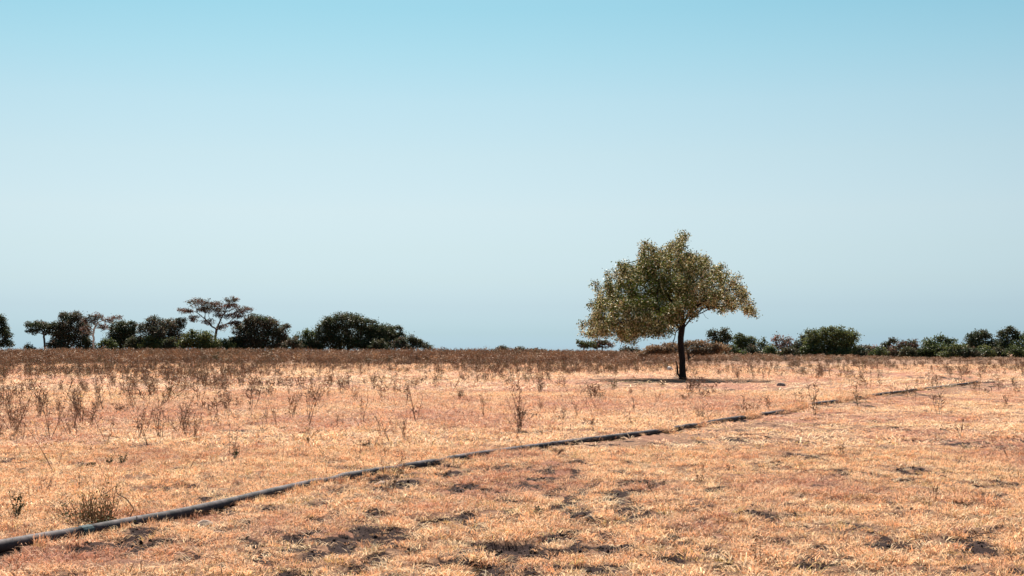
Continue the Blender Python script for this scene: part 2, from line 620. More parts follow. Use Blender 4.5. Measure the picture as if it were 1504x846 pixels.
def branch_geo(P, par, r_tip, r_base, expo=2.3, sides=6, min_r=0.0, flare=1.0):
    n = len(P)
    ch = [[] for _ in range(n)]
    for i in range(n):
        if par[i] >= 0:
            ch[par[i]].append(i)
    tips = np.zeros(n)
    for i in range(n - 1, -1, -1):
        tips[i] = 1 if not ch[i] else sum(tips[c] for c in ch[i])
    ex = max(0.05, math.log(r_base / r_tip) / math.log(max(tips[0], 2)))
    r = r_tip * tips ** ex
    g = Geo()
    stack = [(0, -1)]
    while stack:
        i, p = stack.pop()
        chain = [i] if p < 0 else [p, i]
        while ch[chain[-1]]:
            cs = sorted(ch[chain[-1]], key=lambda c: -tips[c])
            for c in cs[1:]:
                stack.append((c, chain[-1]))
            chain.append(cs[0])
        if len(chain) < 2:
            continue
        rr = r[chain].copy()
        if p >= 0:
            rr[0] = min(rr[0], rr[1] * 1.15)
        if p < 0:
            hgtc = P[chain][:, 2] - P[chain[0]][2]
            rr = rr * (1 + (flare - 1) * np.exp(-hgtc / (r_base * 1.6)))
        if rr.max() < min_r:
            continue
        s = sides if rr.max() > r_base * 0.25 else (4 if rr.max() > r_base * 0.08 else 3)
        pts = P[chain]
        if s >= 8 or (p < 0 and sides > 6):
            s = sides
        g.tube(pts, rr, s)
    return g, tips, r


# ------------------------------------------------------------------ the lone tree
def lone_tree():
    base = gpt(1003, 557.5)
    D = base[1]
    k = D / FPX

    def m(px, py):
        return ((px - 1003) * k, (557.5 - py) * k)
    top = np.array([m(*q) for q in [(846, 489), (856, 460), (866, 434), (872, 420), (892, 400), (908, 388), (930, 370), (945, 353), (958, 366), (980, 358), (1001, 341), (1014, 356),
                                    (1018, 375), (1034, 368), (1060, 382), (1076, 400), (1090, 410), (1100, 428), (1110, 447), (1116, 466)]])
    bot = np.array([m(*q) for q in [(846, 491), (870, 494), (905, 499), (930, 504), (960, 492), (985, 482), (1003, 478), (1014, 468), (1024, 456), (1045, 448), (1070, 450), (1090, 456), (1105, 460), (1116, 468)]])
    cx = -0.75
    RY = 5.4

    def inside(x, y, z, lo=0.0):
        s = np.sqrt(np.clip(1 - (y / RY) ** 2, 0.02, 1))
        xs = cx + (x - cx) / (0.35 + 0.65 * s)
        zt = np.interp(xs, top[:, 0], top[:, 1], left=-1, right=-1)
        zb = np.interp(xs, bot[:, 0], bot[:, 1], left=9, right=9)
        zt2 = zb + (zt - zb) * (0.25 + 0.75 * s)
        return (z < zt2) & (z > zb - lo) & (np.abs(y) < RY), zt2, zb

    # leafy clumps
    def sample(n):
        out = []
        while sum(len(o) for o in out) < n:
            x = rng.uniform(-6, 4.5, 4000); y = rng.uniform(-RY, RY, 4000); z = rng.uniform(2, 8.2, 4000)
            ok, zt, zb = inside(x, y, z)
            out.append(np.c_[x, y, z][ok])
        return np.vstack(out)[:n]
    cen = sample(165)
    bl = cen[rng.integers(0, len(cen), 2300)] + rng.normal(size=(2300, 3)) * [0.31, 0.31, 0.23]
    ok, _, _ = inside(bl[:, 0], bl[:, 1], bl[:, 2])
    core = sample(700)
    core = core[((core[:, 0] + 0.9) / 3.6) ** 2 + (core[:, 1] / 3.0) ** 2 + ((core[:, 2] - 4.4) / 1.9) ** 2 < 1]
    att = np.vstack([bl[ok], sample(200), core])
    lt = rng.random(36)
    rl = np.array([m(1012 + 86 * t, 466 - 14 * math.sin(t * 2.2)) for t in lt])
    att = np.vstack([att, np.c_[rl[:, 0], rng.normal(size=36) * 0.9, rl[:, 1]]])
    fill = np.array([m(rng.uniform(955, 992), rng.uniform(360, 384)) for _ in range(34)])
    att = np.vstack([att, np.c_[fill[:, 0], rng.normal(size=34) * 0.7, fill[:, 1]]])
    # spiky leaders above the outline
    for q in [(1002, 338), (1000, 346), (944, 350), (948, 357), (1092, 404), (868, 418), (905, 388), (893, 398), (1114, 470)]:
        a = m(*q)
        att = np.vstack([att, [[a[0], rng.normal() * 0.3, a[1]]]])
    # bare twigs hanging under the crown
    bare = []
    for q in [(1032, 466), (1048, 463), (1060, 462), (1024, 474), (1072, 463), (1040, 470), (940, 509), (915, 505), (960, 498), (975, 492), (925, 511)]:
        a = m(*q)
        bare.append([a[0], rng.uniform(-1.6, 1.0), a[1]])
    att = np.vstack([att, bare])
    trunk = [(0.0, 0, -0.05), (-0.01, 0, 0.25), (-0.03, 0, 0.6), (-0.02, 0.0, 1.0), (-0.06, 0.02, 1.4), (-0.10, 0.02, 1.8), (-0.10, 0.0, 2.2), (-0.05, 0, 2.55), (0.0, 0.02, 2.85), (0.02, 0.0, 3.2), (-0.02, 0.0, 3.55)]
    start = [np.array(q, float) for q in trunk]
    spar = list(range(-1, len(start) - 1))
    limbs = [(7, [(1015, 468, -.2), (1030, 459, -.5), (1050, 452, -.7), (1072, 449, -.8), (1092, 453, -.6)]),
             (7, [(1018, 466, .3), (1036, 452, .8), (1060, 446, 1.3), (1082, 446, 1.5)]),
             (8, [(1014, 456, .1), (1030, 440, .2), (1052, 428, .1), (1078, 424, 0)]),
             (10, [(1003, 440, .1), (1001, 415, .1), (1003, 385, 0), (1002, 358, 0)]),
             (7, [(990, 474, -.4), (968, 470, -.9), (942, 470, -1.3), (912, 474, -1.5), (884, 478, -1.3)]),
             (8, [(990, 462, .4), (965, 448, .8), (935, 440, 1.2), (900, 440, 1.3), (878, 448, 1.2)]),
             (10, [(990, 445, 0), (970, 420, 0), (952, 395, -.1), (946, 372, 0)]),
             (8, [(1000, 462, -1.2), (996, 448, -2.6), (990, 446, -3.8)]), (8, [(1004, 460, 1.2), (1000, 446, 2.6), (1002, 444, 3.8)]),
             (8, [(1012, 458, -1.2), (1026, 444, -2.3), (1040, 440, -3.2)]), (8, [(985, 462, -1.1), (962, 456, -2.2), (938, 458, -3.2)]),
             (8, [(985, 460, 1.2), (958, 448, 2.4), (932, 448, 3.4)])]
    for at, pts in limbs:
        prev, pi = start[at], at
        for (qx, qy, qd) in pts:
            a = m(qx, qy)
            e = np.array([a[0], qd, a[1]])
            nseg = max(1, int(np.linalg.norm(e - prev) / 0.26))
            for t in range(1, nseg + 1):
                start.append(prev + (e - prev) * t / nseg + rng.normal(size=3) * 0.02); spar.append(pi); pi = len(start) - 1
            prev = e
    n0 = len(start)
    P, par = grow(start, att, 0.22, 0.24, 1.2, 80, droop=0.02, jit=0.14, spar=spar)
    g, tips, r = branch_geo(P, par, 0.010, 0.16, sides=10, flare=1.45)
    root = link('lone_tree', None, loc=(base[0], base[1], hz(base[0], base[1])))
    tag(root, 'lone spreading tree with cream and olive leaves and one dark trunk', 'tree')
    # broken hanging branch and a stub at the foot
    tr = link('trunk', g.mesh('trunk', [M_BARK], smooth=True), root)
    hb = Geo()
    a, b, c = m(998, 482), m(990, 497), m(984, 515)
    hb.tube([(a[0], -0.15, a[1]), ((a[0] + b[0]) / 2 - 0.08, -0.3, (a[1] + b[1]) / 2 + .05), (b[0], -0.36, b[1]), (c[0], -0.4, c[1])], [0.035, 0.03, 0.022, 0.010], 5)
    hb.tube([(b[0], -0.36, b[1]), (b[0] - 0.22, -0.5, b[1] - 0.30)], [0.015, 0.006], 4)
    tag(link('broken_branch', hb.mesh('broken_branch', [M_BARK]), root), 'thin dead branch hanging beside the trunk')
    st = Geo()
    st.tube([(-0.05, -0.05, 0.0), (-0.28, -0.12, 0.32), (-0.30, -0.12, 0.62), (-0.36, -0.12, 0.98)], [0.06, 0.05, 0.045, 0.02], 6)
    tag(link('basal_shoot', st.mesh('basal_shoot', [M_BARK]), root), 'short dead shoot rising beside the trunk foot')
    # leaves on the outer twigs
    ok = (tips <= 4) & (np.arange(len(P)) >= n0)
    _, zt, zb = inside(P[:, 0], P[:, 1], P[:, 2])
    ok &= P[:, 2] > zb - 0.10
    nodes = P[ok]
    dirs = P[ok] - P[par[ok]]
    dirs /= np.linalg.norm(dirs, axis=1)[:, None] + 1e-9
    dn = 0.5 * (vnoise(nodes[:, 0] * 1.5, nodes[:, 2] * 1.7 + nodes[:, 1], 5) + vnoise(nodes[:, 1] * 1.5 + 7, nodes[:, 2] * 1.5 - nodes[:, 0], 6))
    cnt = np.where(dn < 0.38, 13, np.where(dn < 0.5, 34, 50))
    ix = np.repeat(np.arange(len(nodes)), cnt)
    pos = nodes[ix] + rng.normal(size=(len(ix), 3)) * 0.115 - dirs[ix] * rng.uniform(0, 0.22, (len(ix), 1))
    dr = dirs[ix] * 0.7 + rng.normal(size=pos.shape) * 0.6 + [0, 0, -0.12]
    N = len(pos)
    # leaf colour: mostly bleached cream and tan, olive in the heart of the left side
    cl = np.clip(0.65 * vnoise(nodes[:, 0] * 1.1 + nodes[:, 1], nodes[:, 2] * 1.3, 8) + 0.35 * rng.random(len(nodes)), 0, 1)[ix]
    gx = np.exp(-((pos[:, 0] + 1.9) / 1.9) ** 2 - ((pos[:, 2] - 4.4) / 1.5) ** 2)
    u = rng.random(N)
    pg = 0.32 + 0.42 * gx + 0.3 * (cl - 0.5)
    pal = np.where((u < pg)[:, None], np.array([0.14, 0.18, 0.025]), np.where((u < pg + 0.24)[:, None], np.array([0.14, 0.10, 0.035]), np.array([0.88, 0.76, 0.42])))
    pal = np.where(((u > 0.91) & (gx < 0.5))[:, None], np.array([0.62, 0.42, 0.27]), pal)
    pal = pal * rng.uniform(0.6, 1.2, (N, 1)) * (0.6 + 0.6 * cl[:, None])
    lg = Geo()
    lg.leaves(pos, dr, rng.uniform(0.07, 0.155, N), rng.uniform(0.04, 0.07, N), pal)
    tag(link('crown', lg.mesh('crown', [M_LEAF]), root), 'windswept leafy crown, bleached cream outside and green inside')
    print('lone tree nodes', len(P), 'leaves', N)
    return base


TREE_BASE = lone_tree()

# ------------------------------------------------------------------ the far trees
GREEN = [(0.05, 0.066, 0.022), (0.068, 0.08, 0.024), (0.036, 0.048, 0.018)]
DARK = [(0.028, 0.036, 0.018), (0.038, 0.046, 0.020), (0.055, 0.048, 0.026)]
MIXED = [(0.05, 0.05, 0.028), (0.085, 0.058, 0.04), (0.035, 0.045, 0.025)]
RUST = [(0.12, 0.06, 0.045), (0.09, 0.055, 0.04), (0.05, 0.045, 0.028)]
OLIVE = [(0.07, 0.08, 0.025), (0.095, 0.095, 0.03), (0.04, 0.055, 0.022)]
PINK = [(0.24, 0.13, 0.11), (0.17, 0.10, 0.085), (0.09, 0.07, 0.05)]
DRY = [(0.19, 0.115, 0.06), (0.14, 0.08, 0.045), (0.075, 0.055, 0.035)]


def far_tree(name, label, base_px, dist, blobs, pal, trunk_r=0.14, bark=None, leaf=0.34, dens=1.0, fork=None, flat=0.0, cat='tree', trunk_name='trunk', lean=0.0):
    """blobs: (px, py, rx px, ry px[, density]) crowns masses seen in the photograph, at the tree's own distance"""
    k = dist / FPX
    bx = (base_px - 752) * k
    B = []
    for b in blobs:
        c = apt(b[0], b[1], dist)
        ex_ = 1.0 if flat > 0.3 else (1.18 if base_px < 640 else 1.12)
        rx, rz = b[2] * k * ex_, b[3] * k * ex_
        ry = max(rx * 0.8, rz * 0.9)
        B.append((c[0] - bx, rng.normal() * rx * 0.25, c[2], rx, ry, rz, b[4] if len(b) > 4 else 1.0))
    att, lp, ln = [], [], []
    for (x, y, z, rx, ry, rz, de) in B:
        n = int(np.clip(14 * rx * max(rz, 0.6), 45 if flat > 0.3 else 18, 110))
        q = rng.normal(size=(n, 3)); q /= np.linalg.norm(q, axis=1)[:, None]
        q *= rng.random((n, 1)) ** 0.45
        att.append(np.array([x, y, z]) + q * [rx * .92, ry * .92, rz * .88])
    att = np.vstack(att)
    att = att[att[:, 2] > 0.15]
    zmin = min(b[2] - b[5] for b in B)
    fz = fork if fork else max(0.25, zmin * 0.75)
    tp = [np.array([lean * fz * t + 0.04 * math.sin(5 * t), 0, fz * t - 0.1]) for t in np.linspace(0, 1, 5)]
    P, par = grow(tp, att, 0.42, 0.45, 3.0, 60, jit=0.16)
    bg, tips, r = branch_geo(P, par, 0.022, trunk_r, sides=6, flare=1.4)
    root = link(name, None, loc=(bx, dist, 0.0))
    tag(root, label, cat, 'trees along the far edge of the field')
    link(trunk_name, bg.mesh(trunk_name, [bark or M_FARBARK]), root)
    # leaf clumps: around the twig tips and over the crown masses, with lumpy gaps
    ok = tips <= 2
    nodes = P[ok]
    lg = Geo()
    pos, shade = [], []
    per = max(4, int(26 * dens))
    sg = 0.26
    pos.append(np.repeat(nodes, per, 0) + rng.normal(size=(len(nodes) * per, 3)) * [sg, sg, sg * (1 - 0.55 * flat)])
    for (x, y, z, rx, ry, rz, de) in B:
        ns = int(np.clip(5 + 3.0 * rx * rz, 6, 34))
        q = rng.normal(size=(ns, 3)); q /= np.linalg.norm(q, axis=1)[:, None]
        q *= 0.35 + 0.55 * rng.random((ns, 1))
        sc_ = q * [rx, ry, rz] + np.array([x, y, z])
        sr = np.array([rx, ry, rz]) * rng.uniform(0.28, 0.46, (ns, 1))
        if flat > 0.3:
            sr = sr * [0.75, 0.75, 1.5]
            sc_[:, 2] += rng.normal(size=ns) * 0.22
        n = int(200 * rx * rz * dens * de)
        j = rng.integers(0, ns, n)
        e = rng.normal(size=(n, 3)); e /= np.linalg.norm(e, axis=1)[:, None]
        e *= 0.55 + 0.5 * rng.random((n, 1)) + (rng.random((n, 1)) < 0.14) * rng.random((n, 1)) * 0.9
        pos.append(sc_[j] + e * sr[j])
    pos = np.vstack(pos)
    pos = pos[pos[:, 2] > 0.1]
    N = len(pos)
    dr = rng.normal(size=(N, 3)) * [1, 1, 0.7 * (1 - 0.7 * flat)]
    pal = np.array(pal)
    cell = vnoise(pos[:, 0] * 0.9 + pos[:, 1] * 0.7, pos[:, 2] * 1.2, 3)
    pick = np.clip((cell * 3 + rng.normal(size=N) * 0.6).astype(int), 0, len(pal) - 1)
    col = pal[pick] * rng.uniform(0.9, 2.1, (N, 1))
    lg.leaves(pos, dr, rng.uniform(0.6, 1.2, N) * leaf, rng.uniform(0.45, 0.75, N) * leaf, col)
    link('crown', lg.mesh('crown', [M_FARLEAF]), root)
    return root


far_tree('broadleaf_tree', 'dark tree cut by the left edge of the picture', -8, 290,
         [(-14, 478, 14, 18), (-2, 470, 9, 9), (4, 492, 12, 12), (-22, 495, 14, 16), (8, 505, 12, 6), (2, 482, 9, 7)], DARK, 0.22, lean=0.0)
far_tree('umbrella_tree', 'low flat-topped umbrella tree with open trunk, leftmost whole tree', 67, 300,
         [(44, 477, 12, 4), (62, 480, 20, 6), (56, 475, 14, 4), (78, 479, 12, 6), (50, 486, 12, 4), (70, 488, 9, 4)], DARK + RUST, 0.22, flat=0.7, fork=1.6)
far_tree('bush', 'small low dark bush below the leftmost umbrella tree', 40, 296, [(40, 511, 6, 6), (47, 513, 5, 4)], DARK, 0.06, cat='bush', trunk_name='stem')
far_tree('broadleaf_tree', 'dense brown-green tree touching the pale-trunked tree on its left', 105, 302,
         [(93, 463, 8, 6), (108, 465, 14, 8), (100, 484, 18, 16), (118, 490, 16, 20), (96, 502, 14, 13), (86, 490, 8, 10)], MIXED, 0.22)
far_tree('pale_trunk_tree', 'rusty-crowned tree with a bare white forked trunk', 140, 292,
         [(141, 466, 13, 6), (126, 470, 8, 5), (160, 470, 9, 4), (173, 466, 9, 3), (150, 480, 11, 5, .35), (125, 484, 9, 6, .3), (135, 474, 12, 4, .6)], RUST, 0.22, bark=M_PALEBARK, dens=0.6, flat=0.5, fork=1.5)
far_tree('broadleaf_tree', 'near-black dense tree just right of the pale-trunked tree', 178, 304,
         [(172, 492, 15, 20), (186, 485, 14, 13), (184, 501, 14, 13), (195, 476, 6, 4), (168, 505, 10, 9)], DARK, 0.2)
far_tree('broadleaf_tree', 'brownish round-topped tree left of the tallest umbrella tree', 240, 300,
         [(228, 472, 13, 7), (245, 476, 16, 8), (215, 484, 14, 9), (260, 478, 12, 8), (236, 490, 22, 12), (268, 470, 8, 4), (256, 494, 14, 9), (212, 500, 10, 9), (240, 505, 28, 9)], MIXED + DARK, 0.2, dens=0.9)
far_tree('bush', 'round olive bush at the foot of the brownish tree', 221, 296, [(222, 503, 15, 12), (232, 508, 14, 8), (212, 509, 10, 7)], OLIVE, 0.1, cat='bush', trunk_name='stem')
far_tree('umbrella_tree', 'tallest umbrella tree with layered rusty crown in the left group', 318, 300,
         [(290, 443, 20, 5), (312, 447, 20, 6), (273, 456, 15, 4), (298, 454, 22, 6), (322, 456, 14, 5), (340, 440, 13, 4), (338, 449, 15, 4), (358, 455, 15, 5), (350, 463, 13, 5), (330, 464, 16, 5), (345, 474, 12, 5), (284, 468, 9, 6), (304, 472, 12, 5), (325, 480, 10, 6, .6)],
         RUST, 0.26, dens=0.95, flat=0.7, fork=2.6, leaf=0.27, lean=-0.12)
far_tree('bush', 'wide rounded green bush below the tallest umbrella tree', 292, 292, [(282, 499, 16, 12), (300, 500, 18, 13), (312, 506, 12, 9), (268, 508, 10, 7), (292, 508, 24, 8)], OLIVE + GREEN, 0.12, cat='bush', trunk_name='stem')
far_tree('broadleaf_tree', 'big round brown-green tree right of the tallest umbrella tree', 385, 302,
         [(372, 472, 16, 9), (390, 474, 17, 10), (360, 486, 18, 13), (400, 484, 15, 13), (380, 494, 24, 14), (412, 492, 11, 14), (352, 502, 14, 10), (421, 480, 5, 5), (419, 500, 8, 9), (375, 506, 26, 9), (405, 507, 18, 8), (345, 508, 12, 7)], MIXED + GREEN, 0.24)
far_tree('small_tree', 'small dark green tree in the gap before the broad dome of trees', 447, 298, [(452, 492, 9, 9), (440, 500, 9, 10), (446, 508, 14, 7), (436, 509, 8, 6)], GREEN, 0.12)
far_tree('broadleaf_tree', 'broad dark dome-shaped tree, widest of the far trees', 512, 300,
         [(505, 464, 13, 6), (490, 474, 18, 10), (520, 473, 20, 10), (478, 488, 18, 14), (510, 490, 28, 16), (544, 486, 20, 13), (540, 472, 10, 5), (500, 504, 34, 11), (465, 503, 14, 11), (482, 470, 7, 4), (540, 504, 30, 11), (556, 492, 22, 13)], DARK + GREEN, 0.3)
far_tree('broadleaf_tree', 'shelf-topped tree leaning off the right of the broad dome', 570, 303,
         [(566, 484, 18, 6), (583, 482, 9, 3), (572, 494, 20, 10), (588, 494, 9, 8), (568, 506, 22, 9)], DARK + MIXED, 0.2, flat=0.4)
far_tree('bush', 'dark bush stepping down right of the broad dome', 606, 300, [(602, 502, 9, 9), (612, 504, 8, 8), (598, 509, 10, 7), (608, 498, 6, 3)], DARK, 0.1, cat='bush', trunk_name='stem')
far_tree('bush', 'last tiny bush at the right end of the left group', 624, 300, [(624, 509, 9, 5), (632, 512, 5, 3), (619, 506, 5, 4)], DARK, 0.08, cat='bush', trunk_name='stem')
far_tree('bush', 'tiny dark bush alone on the skyline left of the lone tree', 738, 330, [(738, 512, 6, 4), (734, 513, 5, 4), (742, 514, 5, 4)], MIXED, 0.07, cat='bush', trunk_name='stem')
far_tree('bush', 'long low bush row on the skyline between tiny bush and lone tree', 775, 330, [(765, 514, 11, 4), (782, 515, 12, 3), (797, 516, 7, 3)], MIXED, 0.07, cat='bush', trunk_name='stem')
far_tree('umbrella_tree', 'small olive umbrella tree under the left tip of the lone crown', 858, 260, [(852, 503, 7, 2.5), (866, 504, 9, 2.5), (860, 508, 12, 3)], OLIVE + RUST, 0.12, flat=0.7, fork=0.8)
far_tree('umbrella_tree', 'small dark-topped umbrella tree under the lone crown', 882, 262, [(880, 501, 6, 2.5), (886, 504, 12, 3), (895, 506, 9, 2.5), (878, 509, 12, 3)], RUST + OLIVE, 0.12, flat=0.7, fork=0.8)
far_tree('bush', 'low brown bush between small umbrella trees and the trunk', 925, 250, [(918, 514, 9, 4), (930, 516, 10, 4)], RUST, 0.08, cat='bush', trunk_name='stem')
far_tree('umbrella_tree', 'low wide dry orange umbrella tree just behind the lone trunk', 1012, 185,
         [(1020, 504, 26, 3), (1045, 507, 18, 3), (990, 508, 20, 3), (965, 511, 20, 2.5), (1058, 512, 18, 2.5), (1010, 512, 34, 3), (975, 516, 26, 3), (1035, 517, 34, 3), (950, 518, 14, 3)],
         DRY, 0.18, leaf=0.24, dens=2.6, flat=0.85, fork=0.7)
far_tree('broadleaf_tree', 'dark twin-headed tree above the dry orange tree', 1055, 265, [(1046, 492, 8, 7), (1062, 489, 10, 7), (1054, 500, 15, 7), (1068, 497, 8, 6), (1058, 510, 14, 8)], DARK, 0.16)
far_tree('broadleaf_tree', 'round grey-green tree right of the twin-headed tree', 1092, 262, [(1086, 499, 12, 8), (1098, 500, 11, 8), (1090, 510, 18, 10), (1104, 508, 9, 8)], GREEN + MIXED, 0.16)
far_tree('small_tree', 'thin open tree with a spindly leader between green and pink trees', 1120, 264, [(1115, 506, 8, 6), (1126, 507, 7, 6), (1122, 498, 1.5, 5, .5), (1120, 514, 12, 6)], GREEN + MIXED, 0.1, dens=0.6)
far_tree('bare_tree', 'pinkish twiggy half-bare tree left of the big olive bush', 1150, 262, [(1141, 499, 8, 6), (1155, 500, 10, 6), (1150, 508, 15, 7), (1164, 508, 7, 6)], PINK, 0.14, dens=0.6)
far_tree('broadleaf_tree', 'very dark tree tucked against the left of the big olive bush', 1178, 262, [(1178, 503, 10, 10), (1172, 510, 8, 9), (1186, 497, 9, 9)], DARK, 0.16)
far_tree('big_bush', 'big rounded olive-green bush, largest right of the lone tree', 1222, 252,
         [(1215, 486, 14, 6), (1200, 491, 16, 8), (1230, 489, 18, 8), (1225, 502, 32, 14), (1248, 496, 14, 11), (1206, 510, 24, 12), (1245, 511, 20, 12), (1194, 504, 14, 10), (1226, 517, 32, 8)], OLIVE + GREEN, 0.25, cat='bush', trunk_name='stem')
far_tree('bush', 'pinkish low shrub at the right foot of the big olive bush', 1278, 256, [(1275, 513, 8, 6), (1286, 515, 8, 6), (1280, 519, 12, 5)], PINK + OLIVE, 0.08, dens=0.7, cat='bush', trunk_name='stem')
far_tree('small_tree', 'slim dark tree rising over brush in the right group', 1306, 262, [(1313, 500, 5, 5), (1305, 503, 6, 6), (1300, 509, 7, 6), (1308, 514, 8, 7)], DARK, 0.12)
far_tree('bush', 'brown-topped brush at the left of the right group', 1325, 256, [(1325, 507, 12, 6), (1340, 505, 11, 6), (1318, 517, 20, 9), (1344, 514, 12, 9)], RUST + GREEN, 0.12, cat='bush', trunk_name='stem')
far_tree('broadleaf_tree', 'green tree with a spiky top amid the right group', 1380, 256, [(1380, 499, 10, 6), (1364, 504, 11, 7), (1395, 503, 10, 6), (1378, 514, 26, 11), (1358, 519, 14, 8), (1382, 495, 4, 3)], GREEN + DARK, 0.16)
far_tree('bush', 'light olive bush in front of the right group', 1408, 250, [(1404, 510, 14, 6), (1416, 517, 15, 8), (1398, 520, 18, 7)], OLIVE + MIXED, 0.12, cat='bush', trunk_name='stem')
far_tree('broadleaf_tree', 'dark flat-headed tree second from the right edge', 1438, 260, [(1440, 490, 12, 6), (1428, 497, 13, 8), (1452, 494, 9, 5), (1436, 510, 22, 14), (1452, 507, 12, 10)], DARK + GREEN, 0.2)
far_tree('broadleaf_tree', 'tall dark tree nearest the right edge on the skyline', 1480, 258, [(1484, 484, 8, 5), (1474, 490, 12, 5), (1490, 492, 9, 7), (1478, 505, 18, 13), (1468, 515, 18, 11)], DARK, 0.2)
far_tree('broadleaf_tree', 'green tree cut by the right edge of the picture', 1508, 256, [(1506, 497, 12, 8), (1500, 512, 16, 13), (1524, 503, 16, 14), (1520, 516, 18, 10)], GREEN, 0.2)


UNDER_LEFT = [(-20, 'low bush below the tree cut by the left picture edge'), (84, 'low bush just right of the leftmost umbrella trunk'),
              (128, 'low bush touching the left of the white trunk'), (158, 'low bush touching the right of the white trunk'),
              (196, 'low bush between near-black tree and brownish tree'), (206, 'low bush left of the round olive bush'),
              (250, 'low bush right of the round olive bush'), (330, 'low bush right of the tallest umbrella trunk'),
              (344, 'low bush under the left side of the big round tree'), (430, 'low bush at the right foot of the big round tree'),
              (462, 'low bush at the left foot of the broad dome'), (536, 'low bush under the right half of the broad dome'),
              (556, 'low bush between broad dome and shelf-topped tree'), (588, 'low bush under the shelf-topped tree')]
UNDER_RIGHT = [(1076, 'low bush between twin-headed tree and grey-green tree'), (1104, 'low bush at the right foot of the grey-green tree'),
               (1132, 'low bush left of the pinkish half-bare tree'), (1160, 'low bush right of the pinkish half-bare tree'),
               (1188, 'low bush at the left foot of the big olive bush'), (1262, 'low bush at the right end of the big olive bush'),
               (1292, 'low bush left of the slim dark tree in the right group'), (1336, 'low bush below the brown-topped brush'),
               (1362, 'low bush left of the spiky-topped green tree'), (1426, 'low bush right of the light olive bush'),
               (1446, 'low bush below the dark flat-headed tree'), (1466, 'low bush right of the dark flat-headed tree'),
               (1492, 'low bush below the tall dark tree by the right edge'), (1516, 'low bush cut by the right picture edge')]
for i, (px, lab) in enumerate(UNDER_LEFT):
    w = 12 + 5 * random.random()
    far_tree('low_bush', lab, px, 294 + 3 * (i % 3), [(px - 5, 508, w * .7, 7), (px + 6, 510, w * .7, 6), (px, 504 - 4 * random.random(), w * .6, 6)],
             [MIXED, DARK, GREEN, DARK][(i + 3) % 4], 0.07, cat='bush', trunk_name='stem')['group'] = 'undergrowth below the left far trees'
for i, (px, lab) in enumerate(UNDER_RIGHT):
    w = 13 + 5 * random.random()
    far_tree('low_bush', lab, px, 248 + 3 * (i % 3), [(px - 6, 519, w * .7, 6), (px + 6, 520, w * .7, 6), (px, 515 - 3 * random.random(), w * .6, 5)],
             [GREEN, MIXED, OLIVE, DARK][i % 4], 0.07, cat='bush', trunk_name='stem')['group'] = 'undergrowth below the right far trees'


# ------------------------------------------------------------------ scatter with geometry nodes (for stuff only)
def scatter(name, pts, rot, scl, idx, red, sources, label, cat):
    me = bpy.data.meshes.new(name)
    me.vertices.add(len(pts))
    me.vertices.foreach_set('co', np.asarray(pts, np.float32).ravel())
    for nm, ty, arr, key in (('rot', 'FLOAT_VECTOR', rot, 'vector'), ('scl', 'FLOAT_VECTOR', scl, 'vector'), ('idx', 'INT', idx, 'value'), ('red', 'FLOAT', red, 'value')):
        a = me.attributes.new(nm, ty, 'POINT')
        a.data.foreach_set(key, np.asarray(arr, np.int32 if ty == 'INT' else np.float32).ravel())
    o = link(name, me)
    tag(o, label, cat, kind='stuff')
    coll = bpy.data.collections.new(name + '_pieces')
    for i, s in enumerate(sources):
        coll.objects.link(bpy.data.objects.new('%s_piece_%02d' % (name, i), s))
    ng = bpy.data.node_groups.new(name + '_scatter', 'GeometryNodeTree')
    ng.interface.new_socket('Geometry', in_out='INPUT', socket_type='NodeSocketGeometry')
    ng.interface.new_socket('Geometry', in_out='OUTPUT', socket_type='NodeSocketGeometry')
    N, L = ng.nodes, ng.links
    gi, go = N.new('NodeGroupInput'), N.new('NodeGroupOutput')
    ci = N.new('GeometryNodeCollectionInfo')
    ci.inputs['Collection'].default_value = coll
    ci.inputs['Separate Children'].default_value = True
    ci.inputs['Reset Children'].default_value = True
    iop = N.new('GeometryNodeInstanceOnPoints')
    iop.inputs['Pick Instance'].default_value = True

    def na(nm, ty):
        x = N.new('GeometryNodeInputNamedAttribute')
        x.data_type = ty
        x.inputs['Name'].default_value = nm
        return x.outputs['Attribute']
    L.new(gi.outputs[0], iop.inputs['Points'])
    L.new(ci.outputs[0], iop.inputs['Instance'])
    L.new(na('idx', 'INT'), iop.inputs['Instance Index'])
    L.new(na('rot', 'FLOAT_VECTOR'), iop.inputs['Rotation'])
    L.new(na('scl', 'FLOAT_VECTOR'), iop.inputs['Scale'])
    L.new(iop.outputs[0], go.inputs[0])
    md = o.modifiers.new('scatter', 'NODES')
    md.node_group = ng
    return o


def rand_field(n, y0, y1, margin=2.5, slope=0.40):
    """points spread evenly over the ground in front of the viewer"""
    out = []
    tot = 0
    while tot < n:
        y = rng.uniform(y0, y1, n * 2)
        hw = slope * y + margin
        keep = rng.random(n * 2) < hw / (slope * y1 + margin)
        y = y[keep]; x = rng.uniform(-1, 1, len(y)) * (slope * y + margin)
        out.append(np.c_[x, y]); tot += len(y)
    return np.vstack(out)[:n]


